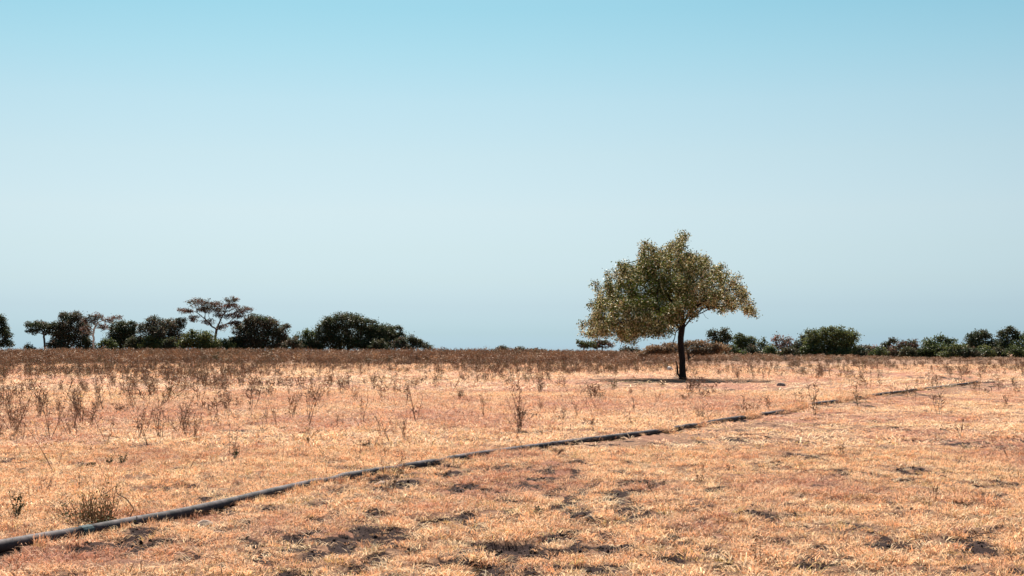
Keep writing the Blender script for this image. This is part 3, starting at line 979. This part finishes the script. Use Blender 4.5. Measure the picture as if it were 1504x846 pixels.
def clump(nb, lo, hi, width, spread, lay, seed, segs=2):
    """a tuft of dead grass: bent blades leaning outwards"""
    r = np.random.default_rng(seed)
    V, F4, F3, T, n = [], [], [], [], 0
    for i in range(nb):
        a = r.uniform(0, 2 * np.pi)
        rad = spread * math.sqrt(r.random())
        p = np.array([math.cos(a) * rad, math.sin(a) * rad, -0.005])
        d = a + r.normal() * 1.1
        lean = np.clip(r.normal(lay, 0.33), 0.05, 1.5)
        L = r.uniform(lo, hi)
        side = np.array([-math.sin(d), math.cos(d), 0]) * width / 2
        tw = r.normal() * 0.6
        side = side * math.cos(tw) + np.array([0, 0, 1]) * math.sin(tw) * width / 2
        q = p.copy(); rows = [q.copy()]
        for s in range(segs):
            ang = lean * (0.55 + 0.75 * s)
            q = q + np.array([math.cos(d) * math.sin(ang), math.sin(d) * math.sin(ang), math.cos(ang)]) * L / segs
            q[2] = max(q[2], 0.006)
            rows.append(q.copy())
        tone = r.choice([0.3, 0.55, 0.85, 1.1, 1.35], p=[.12, .16, .22, .27, .23]) * r.uniform(.85, 1.1)
        for s in range(segs):
            V += [rows[s] - side * (1 - 0.25 * s), rows[s] + side * (1 - 0.25 * s)]
        V.append(rows[segs])
        for s in range(segs - 1):
            F4.append([n + 2 * s, n + 2 * s + 1, n + 2 * s + 3, n + 2 * s + 2])
        F3.append([n + 2 * segs - 2, n + 2 * segs - 1, n + 2 * segs])
        T += [[tone * (0.85 + 0.15 * tone)] * 3] * (2 * segs + 1)
        n += 2 * segs + 1
    return np_mesh('tuft', np.array(V), [np.array(F4), np.array(F3)], [M_GRASS], attrs={'tone': np.array(T)})


def build_grass():
    src = [clump(26, 0.025, 0.075, 0.0065, 0.07, 1.0, s) for s in (1, 2, 3)] + \
          [clump(22, 0.05, 0.11, 0.0055, 0.05, 0.75, s) for s in (4, 5)] + \
          [clump(18, 0.06, 0.15, 0.0062, 0.11, 1.45, s) for s in (6, 7)]
    P, S, I, RD = [], [], [], []
    for (n, a, b, sc, zf) in ((72000, 6.5, 22, 0.9, 0.85), (54000, 22, 52, 1.9, 0.5), (52000, 52, 150, 4.0, 0.22)):
        q = rand_field(n, a, b)
        so = soil_mask(q[:, 0], q[:, 1])
        d, bur = pipe_dist(q[:, 0], q[:, 1])
        tall = fbm(q[:, 0] * 0.8, q[:, 1] * 0.5, 60, 3)
        keep = rng.random(n) < (1 - 0.72 * so) * np.clip(0.55 + 1.9 * (fbm(q[:, 0] * 4.2, q[:, 1] * 2.8, 83, 2) - 0.38), 0.1, 1)
        shade = ((q[:, 0] - TREE_BASE[0] + 0.2) / 6.5) ** 2 + ((q[:, 1] - TREE_BASE[1] + 6) / 14.0) ** 2 < 1     # tufts thinned and lowered around the tree so its shadow shows
        keep &= ~(shade & (rng.random(n) < 0.6))
        dx = q[:, 0] - np.interp(q[:, 1], PIPE_XY[:, 1], PIPE_XY[:, 0])
        if sc > 1:
            keep &= ~((dx > -0.15) & (dx < 0.8 + 0.03 * q[:, 1]) & (bur < 0.4) & (rng.random(n) < 0.85))
        keep &= ~((d < PIPE_R + 0.01 + 0.03 * (sc - 1)) & (bur < 0.4))
        q, so, d, bur, tall, shade = q[keep], so[keep], d[keep], bur[keep], tall[keep], shade[keep]
        m = len(q)
        s = sc * rng.uniform(0.7, 1.35, m) * (0.75 + 0.55 * tall) * (1 - 0.5 * so)
        byp = np.exp(-((d - 0.08) / 0.09) ** 2) * (1 if sc < 1 else 0)
        front = q[:, 0] > np.interp(q[:, 1], PIPE_XY[:, 1], PIPE_XY[:, 0]) - 0.3      # grazed shorter on this side
        if sc > 1:
            s_z = np.where(front, 0.6, 1.0) * np.interp(q[:, 1], [60, 82, 105, 150], [1, 1, 2.2, 2.6]) * np.where(shade, 0.45, 1.0)
        else:
            s_z = np.where(front, 0.85, 1.0)
        z = hgt(q[:, 0], q[:, 1]) + np.where((d < 0.1) & (bur >= 0.4), 0.05 * bur, 0)
        P.append(np.c_[q, z])
        S.append(np.c_[s, s, s * zf * s_z * (1 + 0.75 * byp * rng.random(m))])
        tallpick = rng.random(m) < 0.10 + 0.6 * byp
        flatpick = rng.random(m) < 0.42
        I.append(np.where(tallpick, rng.integers(3, 5, m), np.where(flatpick, rng.integers(5, 7, m), rng.integers(0, 3, m))))
        RD.append(np.clip(red_mask(q[:, 0], q[:, 1]) * rng.uniform(0.3, 1.1, m), 0, 0.9))
    # straw lying over the pipe where it is covered
    s = rng.uniform(0, PIPE_LEN, 7000)
    b = buried(s)
    keep = rng.random(len(s)) < np.clip(b * 0.8 + 0.03, 0, 1)
    s = s[keep]; b = b[keep]
    xy = pipe_xy(s) + rng.normal(size=(len(s), 2)) * 0.05
    P.append(np.c_[xy, hgt(xy[:, 0], xy[:, 1]) + 0.02 + 0.075 * rng.random(len(s)) * (0.3 + b)])
    k = np.clip(xy[:, 1] / 26, 0.7, 1.3) * rng.uniform(0.7, 1.2, len(s))
    S.append(np.c_[k, k, k]); I.append(rng.integers(0, 7, len(s))); RD.append(rng.random(len(s)) * 0.5)
    P, S, I, RD = np.vstack(P), np.vstack(S), np.concatenate(I), np.concatenate(RD)
    rot = np.c_[rng.normal(size=(len(P), 2)) * 0.12, rng.uniform(0, 6.283, len(P))]
    scatter('dry_grass', P, rot, S, I, RD, src, 'short matted dead straw grass covering the field', 'grass')
    print('grass tufts', len(P))


build_grass()


def build_crumbs():
    import bmesh
    src = []
    for sd in range(4):
        bm = bmesh.new()
        bmesh.ops.create_icosphere(bm, subdivisions=1, radius=1.0)
        r = np.random.default_rng(200 + sd)
        for v in bm.verts:
            v.co *= r.uniform(0.6, 1.25)
        me = bpy.data.meshes.new('crumb')
        bm.to_mesh(me); bm.free()
        me.materials.append(M_CRUMB)
        src.append(me)
    n = 170000
    q = rand_field(n, 7, 40, 2.0)
    so = soil_mask(q[:, 0], q[:, 1])
    keep = rng.random(n) < so * np.clip(14 / q[:, 1], 0, 1)
    q = q[keep]; m = len(q)
    s = rng.lognormal(-4.3, 0.5, m) * np.clip(q[:, 1] / 16, 0.8, 1.15)
    s = np.minimum(s, 0.022)
    scatter('soil_crumbs', np.c_[q, hgt(q[:, 0], q[:, 1])], rng.uniform(0, 6.28, (m, 3)), np.c_[s, s, s * 0.7], rng.integers(0, 4, m), np.zeros(m), src,
            'dark crumbs of trampled earth in the bare patches', 'soil')
    print('crumbs', m)


build_crumbs()


# ------------------------------------------------------------------ weeds and scrub
def weed_geo(kind, h, seed, leafcol=None):
    """one dry plant as two arrays: stems and leaves (metres)"""
    r = np.random.default_rng(seed)
    st, lv = Geo(), Geo()
    tone = lambda: [r.uniform(0.75, 1.25)] * 3

    def stem(p0, az, lean, L, r0, bend, ntw, twl, leafn, leafl):
        k = 5
        t = np.linspace(0, 1, k)
        ang = lean + bend * t
        d = np.c_[np.cos(az) * np.sin(ang), np.sin(az) * np.sin(ang), np.cos(ang)]
        pts = p0 + np.vstack([[0, 0, 0], np.cumsum(d[:-1] * L / (k - 1), 0)]) + r.normal(size=(k, 3)) * 0.012 * L * np.linspace(0, 1, k)[:, None]
        st.tube(pts, np.linspace(r0, r0 * 0.35, k), 3, tone()[0:3])
        for i in range(ntw):
            f = r.uniform(0.25, 1.0)
            q = np.array([np.interp(f, t, pts[:, a]) for a in range(3)])
            a2, l2 = r.uniform(0, 6.28), twl * r.uniform(0.5, 1.2)
            e = q + np.array([math.cos(a2) * 0.7, math.sin(a2) * 0.7, r.uniform(0.3, 1.0)]) * l2
            st.tube([q, e], [r0 * 0.5, r0 * 0.25], 3, tone()[0:3])
            if leafn:
                n = r.poisson(leafn)
                if n:
                    pp = q + (e - q) * r.random((n, 1)) + r.normal(size=(n, 3)) * 0.01
                    lv.leaves(pp, r.normal(size=(n, 3)), leafl * r.uniform(0.6, 1.2, n), leafl * 0.5, np.array([tone()[0:3] for _ in range(n)]))
    O = np.zeros(3)
    if kind == 'stalk':
        for i in range(r.integers(1, 4)):
            stem(O + r.normal(size=3) * [.03, .03, 0], r.uniform(0, 6.28), r.uniform(0.02, 0.28), h * r.uniform(0.7, 1.05), 0.0055, r.normal() * 0.2, r.integers(5, 10), h * 0.16, 1.6, 0.028)
    elif kind == 'vee':
        for i, s in enumerate((-1, 1, 0.4)):
            stem(O, (0.0 if s > 0 else math.pi) + r.normal() * 0.3, 0.22 + 0.1 * abs(s), h * r.uniform(0.75, 1.08), 0.0055, r.normal() * 0.15, 7, h * 0.2, 1.5, 0.035)
    elif kind == 'bushy':
        for i in range(r.integers(8, 12)):
            stem(O + r.normal(size=3) * [.02, .02, 0], r.uniform(0, 6.28), abs(r.normal()) * 0.32 + 0.05, h * r.uniform(0.55, 1.05), 0.0042, r.normal() * 0.3, r.integers(7, 12), h * 0.22, 1.9, 0.026)
    elif kind == 'lean':
        stem(O, math.pi + r.normal() * 0.25, 0.45, h * 1.25, 0.0055, 0.25, 7, h * 0.10, 1.2, 0.035)
        if r.random() < 0.6:
            stem(O, math.pi + r.normal() * 0.5, 0.35, h * 0.7, 0.006, 0.2, 4, h * 0.1, 1.5, 0.035)
    elif kind == 'sprig':
        for i in range(r.integers(2, 5)):
            stem(O + r.normal(size=3) * [.015, .015, 0], r.uniform(0, 6.28), r.uniform(0.05, 0.5), h * r.uniform(0.6, 1.0), 0.005, r.normal() * 0.3, 8, h * 0.20, 5.5, 0.026)
    elif kind == 'low':
        for i in range(r.integers(5, 8)):
            stem(O + r.normal(size=3) * [.006, .006, 0], r.uniform(0, 6.28), r.uniform(0.4, 1.15), h * r.uniform(0.8, 1.6), 0.005, r.uniform(0, .6), 8, h * 0.3, 4.0, 0.026)
    return st, lv


def plant_material(name, c1, c2):
    m, n, l, p, out = new_mat(name)
    tone = attr(n, 'col')
    oi = n.new('ShaderNodeObjectInfo')
    c = mixc(n, l, oi.outputs['Random'], c1, c2)
    c = mixc(n, l, 1.0, c, tone.outputs['Color'], 'MULTIPLY')
    l.new(c, p.inputs['Base Color'])
    p.inputs['Roughness'].default_value = 0.8
    return m


M_WSTEM = plant_material('dry_plant_stem', (0.12, 0.065, 0.048), (0.29, 0.17, 0.10))
M_WLEAF = plant_material('dry_plant_leaf', (0.12, 0.08, 0.05), (0.20, 0.13, 0.075))
M_GREENLEAF = plant_material('green_plant_leaf', (0.045, 0.06, 0.028), (0.07, 0.08, 0.03))
M_GREENSTEM = plant_material('green_plant_stem', (0.06, 0.055, 0.03), (0.08, 0.06, 0.035))


def named_plant(name, label, px, py, hpx, kind, cat='weed', green=False, seed=0, flip=False, group=None, wide=1.0, rz=None):
    b = gpt(px, py)
    h = hpx * b[1] / FPX
    st, lv = weed_geo(kind, h, 1000 + seed)
    root = link(name, None, loc=(b[0], b[1], hz(b[0], b[1]) - 0.01))
    thick = max(1.0, b[1] / 30)                # older, stouter plants stand farther out
    root.rotation_euler.z = (math.pi if flip else 0) if rz is None else rz
    root.scale = (wide, wide, 1)
    tag(root, label, cat, group or 'single weeds standing in the dry grass')
    link('stem', st.mesh('stem', [M_GREENSTEM if green else M_WSTEM]), root)
    if lv.n:
        link('leaves', lv.mesh('leaves', [M_GREENLEAF if green else M_WLEAF]), root)
    return root


NAMED = [
    ('dry_weed', 'tall grey bushy-topped weed at the left edge of the picture', 17, 620, 52, 'bushy', False, False, .8),
    ('leaning_weed', 'long bare dark stem leaning left near the left picture edge', 78, 690, 66, 'lean', False, False, 1),
    ('green_sprig', 'upright dark green leafy sprig left of the pipe, tallest of three close together', 180, 682, 26, 'sprig', True, False, 1),
    ('green_sprig', 'middle and thinnest of three close dark green sprigs', 160, 683, 17, 'sprig', True, False, 1),
    ('green_sprig', 'lowest and leftmost of three close dark green sprigs', 126, 688, 14, 'low', True, False, 1),
    ('green_sprig', 'lone green sprig with a thin dry stalk above it, beyond the pipe', 345, 678, 27, 'sprig', True, False, 1),
    ('dry_weed', 'thin dry stalk rising over the lone green sprig', 343, 672, 58, 'stalk', False, False, 1),
    ('leaning_weed', 'tall bushy stem leaning left among the left-hand weeds', 218, 657, 74, 'lean', False, False, 1.1),
    ('dry_weed', 'cluster of thin stems left of the tall leaning bushy stem', 156, 655, 52, 'vee', False, False, 1),
    ('dry_bush', 'largest grey-brown twiggy bush in the left field', 268, 640, 58, 'bushy', False, False, 1.25),
    ('dry_bush', 'dark twiggy bush touching the largest bush on its right', 284, 646, 44, 'bushy', False, False, 0.8),
    ('leaning_weed', 'single curved stalk leaning left in open straw', 387, 637, 40, 'lean', False, False, 1),
    ('dry_bush', 'dark bushy weed clump standing alone in the middle left field', 503, 580, 40, 'bushy', False, False, 1.2),
    ('dry_bush', 'smaller dark clump at the right foot of the middle left clump', 522, 590, 36, 'bushy', False, False, 0.9),
    ('forked_weed', 'V-shaped forked dark weed right of the dark bushy clump', 568, 578, 36, 'vee', False, False, 1.3),
    ('low_weed', 'low dark flat tuft between forked weed and leafy weed', 592, 579, 9, 'low', False, False, 1.4),
    ('dry_weed', 'leafy upright weed right of the low dark tuft', 611, 578, 28, 'stalk', False, False, 1.2),
    ('low_weed', 'spreading brownish tuft in the middle field', 676, 588, 18, 'bushy', False, False, 1.3),
    ('dry_bush', 'wide dark grey bush far out in the left field', 214, 570, 26, 'bushy', False, False, 1.5),
    ('dry_bush', 'faint olive bush left of the wide dark grey bush', 150, 566, 24, 'bushy', False, False, 1.6),
    ('dry_weed', 'short leafy stalk beyond the pipe beside a longer leaning one', 591, 648, 32, 'stalk', False, False, 1),
    ('leaning_weed', 'long thin stalk leaning left beyond the middle of the pipe', 572, 650, 46, 'lean', False, False, 1),
    ('low_weed', 'small plant with two arched leafy stems beyond the pipe', 538, 658, 12, 'low', False, False, 1),
    ('dry_weed', 'single thin vertical stick in pale straw beyond the pipe', 602, 630, 32, 'stalk', False, False, 0.5),
    ('low_weed', 'small dark tuft in open straw beyond the pipe', 451, 650, 12, 'sprig', True, False, 1),
    ('dry_weed', 'thin weed between the small dark tuft and the field middle', 495, 628, 24, 'stalk', False, False, 1),
    ('leaning_weed', 'leaning leafy stalk rooted right at the pipe edge', 768, 656, 42, 'lean', False, False, 1),
    ('dry_weed', 'dark leafy shoots left of the lone tree trunk foot', 994, 555, 18, 'bushy', True, False, 0.7),
    ('dry_weed', 'dark leafy shoots right of the lone tree trunk foot', 1017, 554, 20, 'vee', True, False, 1.0),
    ('dry_bush', 'broad brown twiggy bush right of the lone tree', 1084, 556, 24, 'bushy', False, False, 1.8),
    ('dry_bush', 'narrower brown bush at the right of the broad one by the tree', 1106, 557, 20, 'bushy', False, False, 1.0),
    ('dry_weed', 'small single weed between tree bush and dark rock', 1121, 560, 17, 'stalk', False, False, 1.3),
    ('dry_weed', 'leafy stalks standing behind the short exposed pipe piece', 1111, 606, 28, 'vee', False, False, 0.8),
    ('dry_weed', 'tall dark weed growing in front of the far part of the pipe', 1271, 604, 42, 'stalk', False, False, 1),
    ('dry_weed', 'dark branched weed in the right field before the pale patch', 1410, 644, 30, 'vee', False, False, 0.8),
    ('leaning_weed', 'dark curved stem beside the bare patch at the right edge', 1482, 672, 26, 'lean', False, False, 0.8),
    ('dry_weed', 'thin upright stick standing in the right foreground', 1385, 704, 24, 'stalk', False, False, 0.4),
    ('dry_weed', 'small twiggy weed left of the pale right-hand straw', 1236, 666, 20, 'vee', False, False, 0.8),
    ('leaning_weed', 'thin dark stem bending left in the central foreground', 968, 750, 32, 'lean', False, False, 0.8),
    ('dry_weed', 'thin dry stalk standing lowest and closest in the picture', 1112, 824, 46, 'stalk', False, False, 0.7),
    ('dry_weed', 'branched weed near the end of the nearer bare patches', 1028, 716, 32, 'vee', False, False, 0.6),
    ('dry_weed', 'small twig weed above the long bare patch', 1077, 692, 16, 'stalk', False, False, 0.8),
    ('dry_weed', 'small forked weed right of centre in the foreground straw', 1373, 741, 26, 'vee', False, False, 0.6),
    ('green_sprig', 'green-brown upright plant at left edge just beyond the pipe', 24, 764, 46, 'sprig', True, False, 0.9),
    ('green_sprig', 'tiny yellow-green tuft among the central bare patches', 789, 762, 8, 'low', True, False, 1.2),
]
for i, (nm, lab, px, py, hp, kd, gr, fl, wd) in enumerate(NAMED):
    cat = {'dry_bush': 'bush', 'green_sprig': 'plant'}.get(nm, 'weed')
    named_plant(nm, lab, px, py, hp, kd, cat, gr, seed=i, flip=fl, wide=wd)

# the straggling plant at the pipe with its arched stem
def pipe_shrub():
    b = gpt(148, 770)
    root = link('straggling_shrub', None, loc=(b[0], b[1], hz(b[0], b[1])))
    tag(root, 'straggling olive shrub growing over the pipe with one arched stem', 'shrub')
    k = b[1] / FPX
    st, lv = Geo(), Geo()
    arch = np.array([(20, 0.05, 6), (26, 0.08, 22), (14, 0.1, 36), (0, 0.1, 44), (-3, 0.1, 55), (-14, 0.1, 46), (-24, .1, 40)], float)
    arch[:, 0] *= k; arch[:, 2] *= k
    arch = np.array([arch[i] for i in range(len(arch))])
    st.tube(arch + [k * 14, 0.1, 0], [0.007, 0.006, 0.006, 0.005, 0.004, 0.004, 0.003], 4)
    r = np.random.default_rng(5)
    for cxp, czp, n, sy in ((-22, 19, 62, 0.14), (-4, 29, 44, 0.12), (-46, 13, 34, 0.1), (14, 5, 24, 0.12)):
        for i in range(n):
            o = np.array([(cxp + r.normal() * 9) * k, r.normal() * sy + 0.05, 0])
            e = o + np.array([r.normal() * 12 * k, r.normal() * 0.05, abs(r.normal(0.8, 0.35)) * czp * 1.6 * k])
            mid = (o + e) / 2 + r.normal(size=3) * 0.02
            st.tube([o, mid, e], [0.004, 0.003, 0.002], 3, [r.uniform(.8, 1.3)] * 3)
            q = r.random((5, 1))
            lv.leaves(o + (e - o) * q + r.normal(size=(5, 3)) * 0.015, r.normal(size=(5, 3)), r.uniform(0.016, 0.034, 5), 0.015, np.array([[r.uniform(.7, 1.4)] * 3 for _ in range(5)]))
    # low sprawl in front of the pipe
    for i in range(90):
        o = np.array([(r.normal() * 34 + 6) * k, -0.16 + r.normal() * 0.08, 0.0])
        e = o + np.array([r.normal() * 0.06, r.normal() * 0.05, r.uniform(0.02, 0.09)])
        st.tube([o, e], [0.004, 0.002], 3, [r.uniform(.6, 1.1)] * 3)
        q = r.random((4, 1))
        lv.leaves(o + (e - o) * q + r.normal(size=(4, 3)) * 0.02, r.normal(size=(4, 3)), r.uniform(0.02, 0.045, 4), 0.018, np.array([[r.uniform(.5, 1.2)] * 3 for _ in range(4)]))
    tag(link('stem', st.mesh('stem', [M_WSTEM]), root), kind='stuff')
    link('leaves', lv.mesh('leaves', [plant_material('olive_shrub_leaf', (0.13, 0.12, 0.045), (0.13, 0.12, 0.045))]), root)


pipe_shrub()

# countable weeds of the field: shared meshes, one object each
def joined_weed(kind, h, seed):
    st, lv = weed_geo(kind, h, seed)
    st.v += lv.v; st.c += lv.c
    st.f3 += [f + st.n for f in lv.f3]
    st.n += lv.n
    return st.mesh('dry_weed', [M_WSTEM])


WEEDS = [joined_weed(k, h, 100 * v + i) for v in range(3) for i, (k, h) in enumerate((('stalk', .6), ('stalk', .75), ('vee', .55), ('bushy', .5), ('lean', .55), ('stalk', .5), ('low', .16), ('bushy', .65), ('vee', .7)))]
KINDWORD = ['thin upright weed stalk', 'thin upright weed stalk', 'forked brown weed', 'small twiggy bush-like weed', 'bare leaning weed stalk', 'thin upright weed stalk', 'low dry tuft weed', 'small twiggy bush-like weed', 'forked brown weed']
ZONES = [
    ('left field beyond the pipe', lambda px, far: far and px < 480),
    ('middle field left of the tree', lambda px, far: far and 480 <= px < 930),
    ('field right of the tree', lambda px, far: far),
    ('straw before the pipe', lambda px, far: True)]


def row_word(py):
    return 'near the scrub belt' if py < 562 else ('in middle distance' if py < 600 else 'among the nearest weeds')


def is_far(x, y):
    i = np.argmin(np.abs(PIPE_XY[:, 1] - y))
    return x < PIPE_XY[i, 0]


def field_weeds(n):
    cnt = 0
    while cnt < n:
        px = rng.uniform(-25, 1530)
        py = 546 + 150 * rng.random() ** 2.2
        if rng.random() < 0.10:
            py = rng.uniform(640, 760)
        dense = rng.random() < 0.14                # the thick stand of weeds at the left
        if dense:
            px, py = rng.uniform(-25, 330), rng.uniform(562, 652)
        b = gpt(px, py)
        far = is_far(b[0], b[1])
        pd, _ = pipe_dist(np.array([b[0]]), np.array([b[1]]))
        if pd[0] < 0.25 or math.hypot(px - 1003, (py - 557) * 6) < 70:
            continue
        if not far and rng.random() < 0.55:
            continue
        if far and px > 900 and py < 575 and rng.random() < 0.3:
            continue
        if px > 600 and rng.random() < 0.35:
            continue
        if not dense and fbm(np.array([b[0] * 0.35]), np.array([b[1] * 0.18]), 66, 2)[0] < rng.uniform(0.3, 0.55):
            continue
        kind = rng.choice(9, p=[.17, .15, .12, .15, .09, .12, .05, .09, .06])
        s = rng.uniform(0.5, 1.4) * (0.55 if (not far or py > 650) else 1.0) * (0.7 if px > 930 else 1.0)
        if kind in (3, 7) and (py > 645 or not far or px > 930):
            continue
        o = link('dry_weed', WEEDS[kind + 9 * int(rng.integers(0, 3))], loc=(b[0], b[1], hz(b[0], b[1]) - 0.01))
        o.rotation_euler = (rng.normal() * 0.14, rng.normal() * 0.14, rng.uniform(0, 6.28) if kind != 4 else rng.normal() * 0.5)
        k = s * (1 + 0.25 * (b[1] > 45))
        o.scale = (k, k, s)
        for zone, fn in ZONES:
            if fn(px, far):
                tag(o, '%s in the %s, %s' % (KINDWORD[kind], zone, row_word(py)), 'weed', 'thin brown weeds scattered over the field')
                break
        cnt += 1


field_weeds(250)


def twig_bush(h, wdt, nst, seed, mat, fine=7, thick=0.014, tw=0.026):
    r = np.random.default_rng(seed)
    g = Geo()
    for i in range(nst):
        az, lean = r.uniform(0, 6.28), abs(r.normal()) * 0.45
        L = h * r.uniform(0.6, 1.05)
        o = np.array([r.normal() * wdt * 0.25, r.normal() * wdt * 0.25, 0])
        d = np.array([math.cos(az) * math.sin(lean), math.sin(az) * math.sin(lean), math.cos(lean)])
        e = o + d * L
        t = [r.uniform(0.7, 1.3)] * 3
        g.tube([o, (o + e) / 2 + r.normal(size=3) * 0.04, e], [thick, thick * 0.75, thick * 0.4], 3, t)
        q = r.uniform(0.25, 1, (fine, 1))
        p = o + (e - o) * q
        g.leaves(p, r.normal(size=(fine, 3)) * [1, 1, .5] + [0, 0, .8], h * r.uniform(0.14, 0.34, fine), tw, np.array([[r.uniform(.7, 1.4)] * 3 for _ in range(fine)]))
    return g.mesh('twigs', [mat], attr_name='tone')


def build_scrub():
    # thin weeds beyond the countable ones
    n = 11000
    q = rand_field(n, 27, 175, 4, 0.42)
    px = 752 + q[:, 0] / q[:, 1] * FPX
    dens = np.clip(0.24 + (q[:, 1] - 40) / 110, 0.15, 1) * (0.25 + 1.1 * sstep(0.42, 0.6, fbm(q[:, 0] * 0.13, q[:, 1] * 0.06, 12, 3))) * np.where(px > 930, 0.4, np.where(px < 480, 1.15, 0.9))
    near_tree = (np.abs(q[:, 0] - TREE_BASE[0] + 0.5) < 6) & (np.abs(q[:, 1] - TREE_BASE[1] + 2) < 12)
    keep = (rng.random(n) < dens) & ~near_tree
    q = q[keep]; m = len(q)
    src = [twig_bush(0.65, 0.12, 3, s, M_WEED, 9, 0.008, 0.012) for s in (1, 2, 3)] + [twig_bush(0.5, 0.4, 9, s, M_WEED, 9, 0.006, 0.012) for s in (4, 5)]
    s = rng.uniform(0.55, 1.2, m)
    scatter('dry_weeds', np.c_[q, hgt(q[:, 0], q[:, 1])], np.c_[rng.normal(size=(m, 2)) * 0.08, rng.uniform(0, 6.28, m)], np.c_[s, s, s],
            rng.choice(5, m, p=[.28, .26, .22, .12, .12]), rng.random(m) * 0.4, src, 'thin brown weed stalks filling the distant field', 'weeds')
    # the brown scrub belt in front of the far trees
    n = 17000
    q = rand_field(n, 84, 300, 6, 0.42)
    px = 752 + q[:, 0] / q[:, 1] * FPX
    edge = np.interp(px, [-300, 0, 300, 640, 1000, 1250, 1504, 1800], [124, 128, 132, 136, 140, 165, 180, 180]) + 22 * (fbm(q[:, 0] * 0.08, q[:, 1] * 0.05, 21, 3) - 0.5)
    keep = rng.random(n) < np.clip((q[:, 1] - edge) / 130, 0, 1) ** 1.5
    q = q[keep]; px = px[keep]; m = len(q)
    hh = np.interp(px, [-300, 640, 820, 1000, 1150, 1300, 1504], [1.0, 1.0, 0.95, 0.8, 0.55, 0.34, 0.28])
    hh = hh * np.clip(0.42 + (q[:, 1] - 100) / 190, 0.36, 1.12) * (0.72 + 0.6 * fbm(q[:, 0] * 0.07, q[:, 1] * 0.03, 33, 3))
    s = rng.uniform(0.65, 1.3, m)
    src = [twig_bush(1.25, 0.9, 12, s_, M_SCRUB, 10) for s_ in (11, 12, 13, 14)]
    scatter('dry_scrub', np.c_[q, np.zeros(m)], np.c_[rng.normal(size=(m, 2)) * 0.06, rng.uniform(0, 6.28, m)], np.c_[s * 1.2, s * 1.2, s * hh],
            rng.integers(0, 4, m), np.clip(fbm(q[:, 0] * 0.05, q[:, 1] * 0.03, 90, 3), 0, 1), src, 'belt of brown dry scrub in front of the far trees', 'scrub')
    print('weeds', len(keep), 'scrub', m)


build_scrub()


# ------------------------------------------------------------------ the pipe
def build_pipe():
    s0 = 1.2
    p0 = pipe_xy(np.array([0.0]))[0]
    root = link('irrigation_pipe', None, loc=(p0[0], p0[1], 0))
    tag(root, 'long grey plastic water pipe lying across the dry grass', 'pipe')
    # joints placed so that one sits beside the straggling shrub
    sj = np.arange(0.0, PIPE_LEN, 5.8)
    tgt = gpt(162, 773)
    st = PIPE_S[np.argmin((PIPE_XY[:, 0] - tgt[0]) ** 2)]
    off = (st - sj[np.argmin(np.abs(sj - st))])
    sj = np.r_[0, [v for v in sj + off if v > 1.0], PIPE_LEN]
    a = np.arange(14) * 2 * np.pi / 14

    def zc(s):
        xy = pipe_xy(s)
        return np.c_[xy - p0, np.interp(s, PIPE_S, PIPE_Z) + PIPE_R * 0.95 + 0.02 * sstep(25, 45, xy[:, 1]) - 0.035 * buried(s)]
    for i in range(len(sj) - 1):
        s = np.linspace(sj[i], sj[i + 1], 26)
        g = Geo()
        g.tube(zc(s), PIPE_R, 14, cap=True)
        link('pipe_section', g.mesh('pipe_section', [M_PIPE], smooth=True), root)
        if 0 < i:
            g = Geo()
            rr = PIPE_R * np.array([1.02, 1.08, 1.08, 1.06, 1.10, 1.10, 1.06, 1.08, 1.08, 1.02])
            g.tube(zc(np.linspace(sj[i] - 0.07, sj[i] + 0.07, 10)), rr, 14, cap=True)
            near = abs(sj[i] - st) < 0.3
            c = link('coupling', g.mesh('coupling', [M_TEAL if near else M_COUPLING], smooth=False), root)
            if near:
                c['label'] = 'coupling with faded teal paint beside the shrub'


build_pipe()


# ------------------------------------------------------------------ rocks and clods
def rock(name, label, px, py, w, h, mat, seed, cat='rock', flatten=1.0, dpt=0.8):
    b = gpt(px, py)
    k = b[1] / FPX
    import bmesh
    bm = bmesh.new()
    bmesh.ops.create_icosphere(bm, subdivisions=3, radius=1.0)
    r = np.random.default_rng(seed)
    fr = r.normal(size=(5, 3)) * 1.6
    ph = r.uniform(0, 6.28, 5)
    cuts = r.normal(size=(7, 3)); cuts /= np.linalg.norm(cuts, axis=1)[:, None]
    for v in bm.verts:
        c = np.array(v.co)
        for q in cuts:                       # planar facets
            t = c @ q - 0.72
            if t > 0:
                c = c - q * t * 0.85
        c = c * (1 + 0.07 * sum(math.sin(c @ f * 2 + p) for f, p in zip(fr, ph)) / 2)
        if c[2] < -0.35:
            c[2] = -0.35
        v.co = Vector((c[0] * w * k / 2, c[1] * w * k / 2 * dpt, (c[2] + 0.30) * h * k / 1.25))
    me = bpy.data.meshes.new(name)
    bm.to_mesh(me); bm.free()
    me.materials.append(mat)
    o = link(name, me, loc=(b[0], b[1], hz(b[0], b[1]) - 0.004))
    o.rotation_euler.z = r.uniform(-0.4, 0.4)
    tag(o, label, cat)
    return o


rock('rock', 'dark grey rock alone in the straw right of the lone tree', 1147, 567, 13, 6, M_ROCK, 1)
rock('rock', 'small white lump in the grass behind the lone trunk', 984, 545, 11, 7, M_WHITE, 2)
rock('earth_clod', 'pale flat clod just below the middle of the pipe', 561, 712, 26, 9, M_CLOD, 3, 'clod')
rock('earth_clod', 'pale clod with a dark hollow below the near part of the pipe', 299, 769, 30, 11, M_CLOD, 4, 'clod')
rock('earth_clod', 'small thin clod below the pale hollow clod', 317, 784, 26, 6, M_CLOD, 5, 'clod')
rock('earth_clod', 'dark round clod among the central bare patches', 867, 767, 14, 9, M_ROCK, 6, 'clod')
rock('earth_clod', 'small dark clod below the exposed short piece of pipe', 1146, 613, 9, 4, M_ROCK, 7, 'clod')
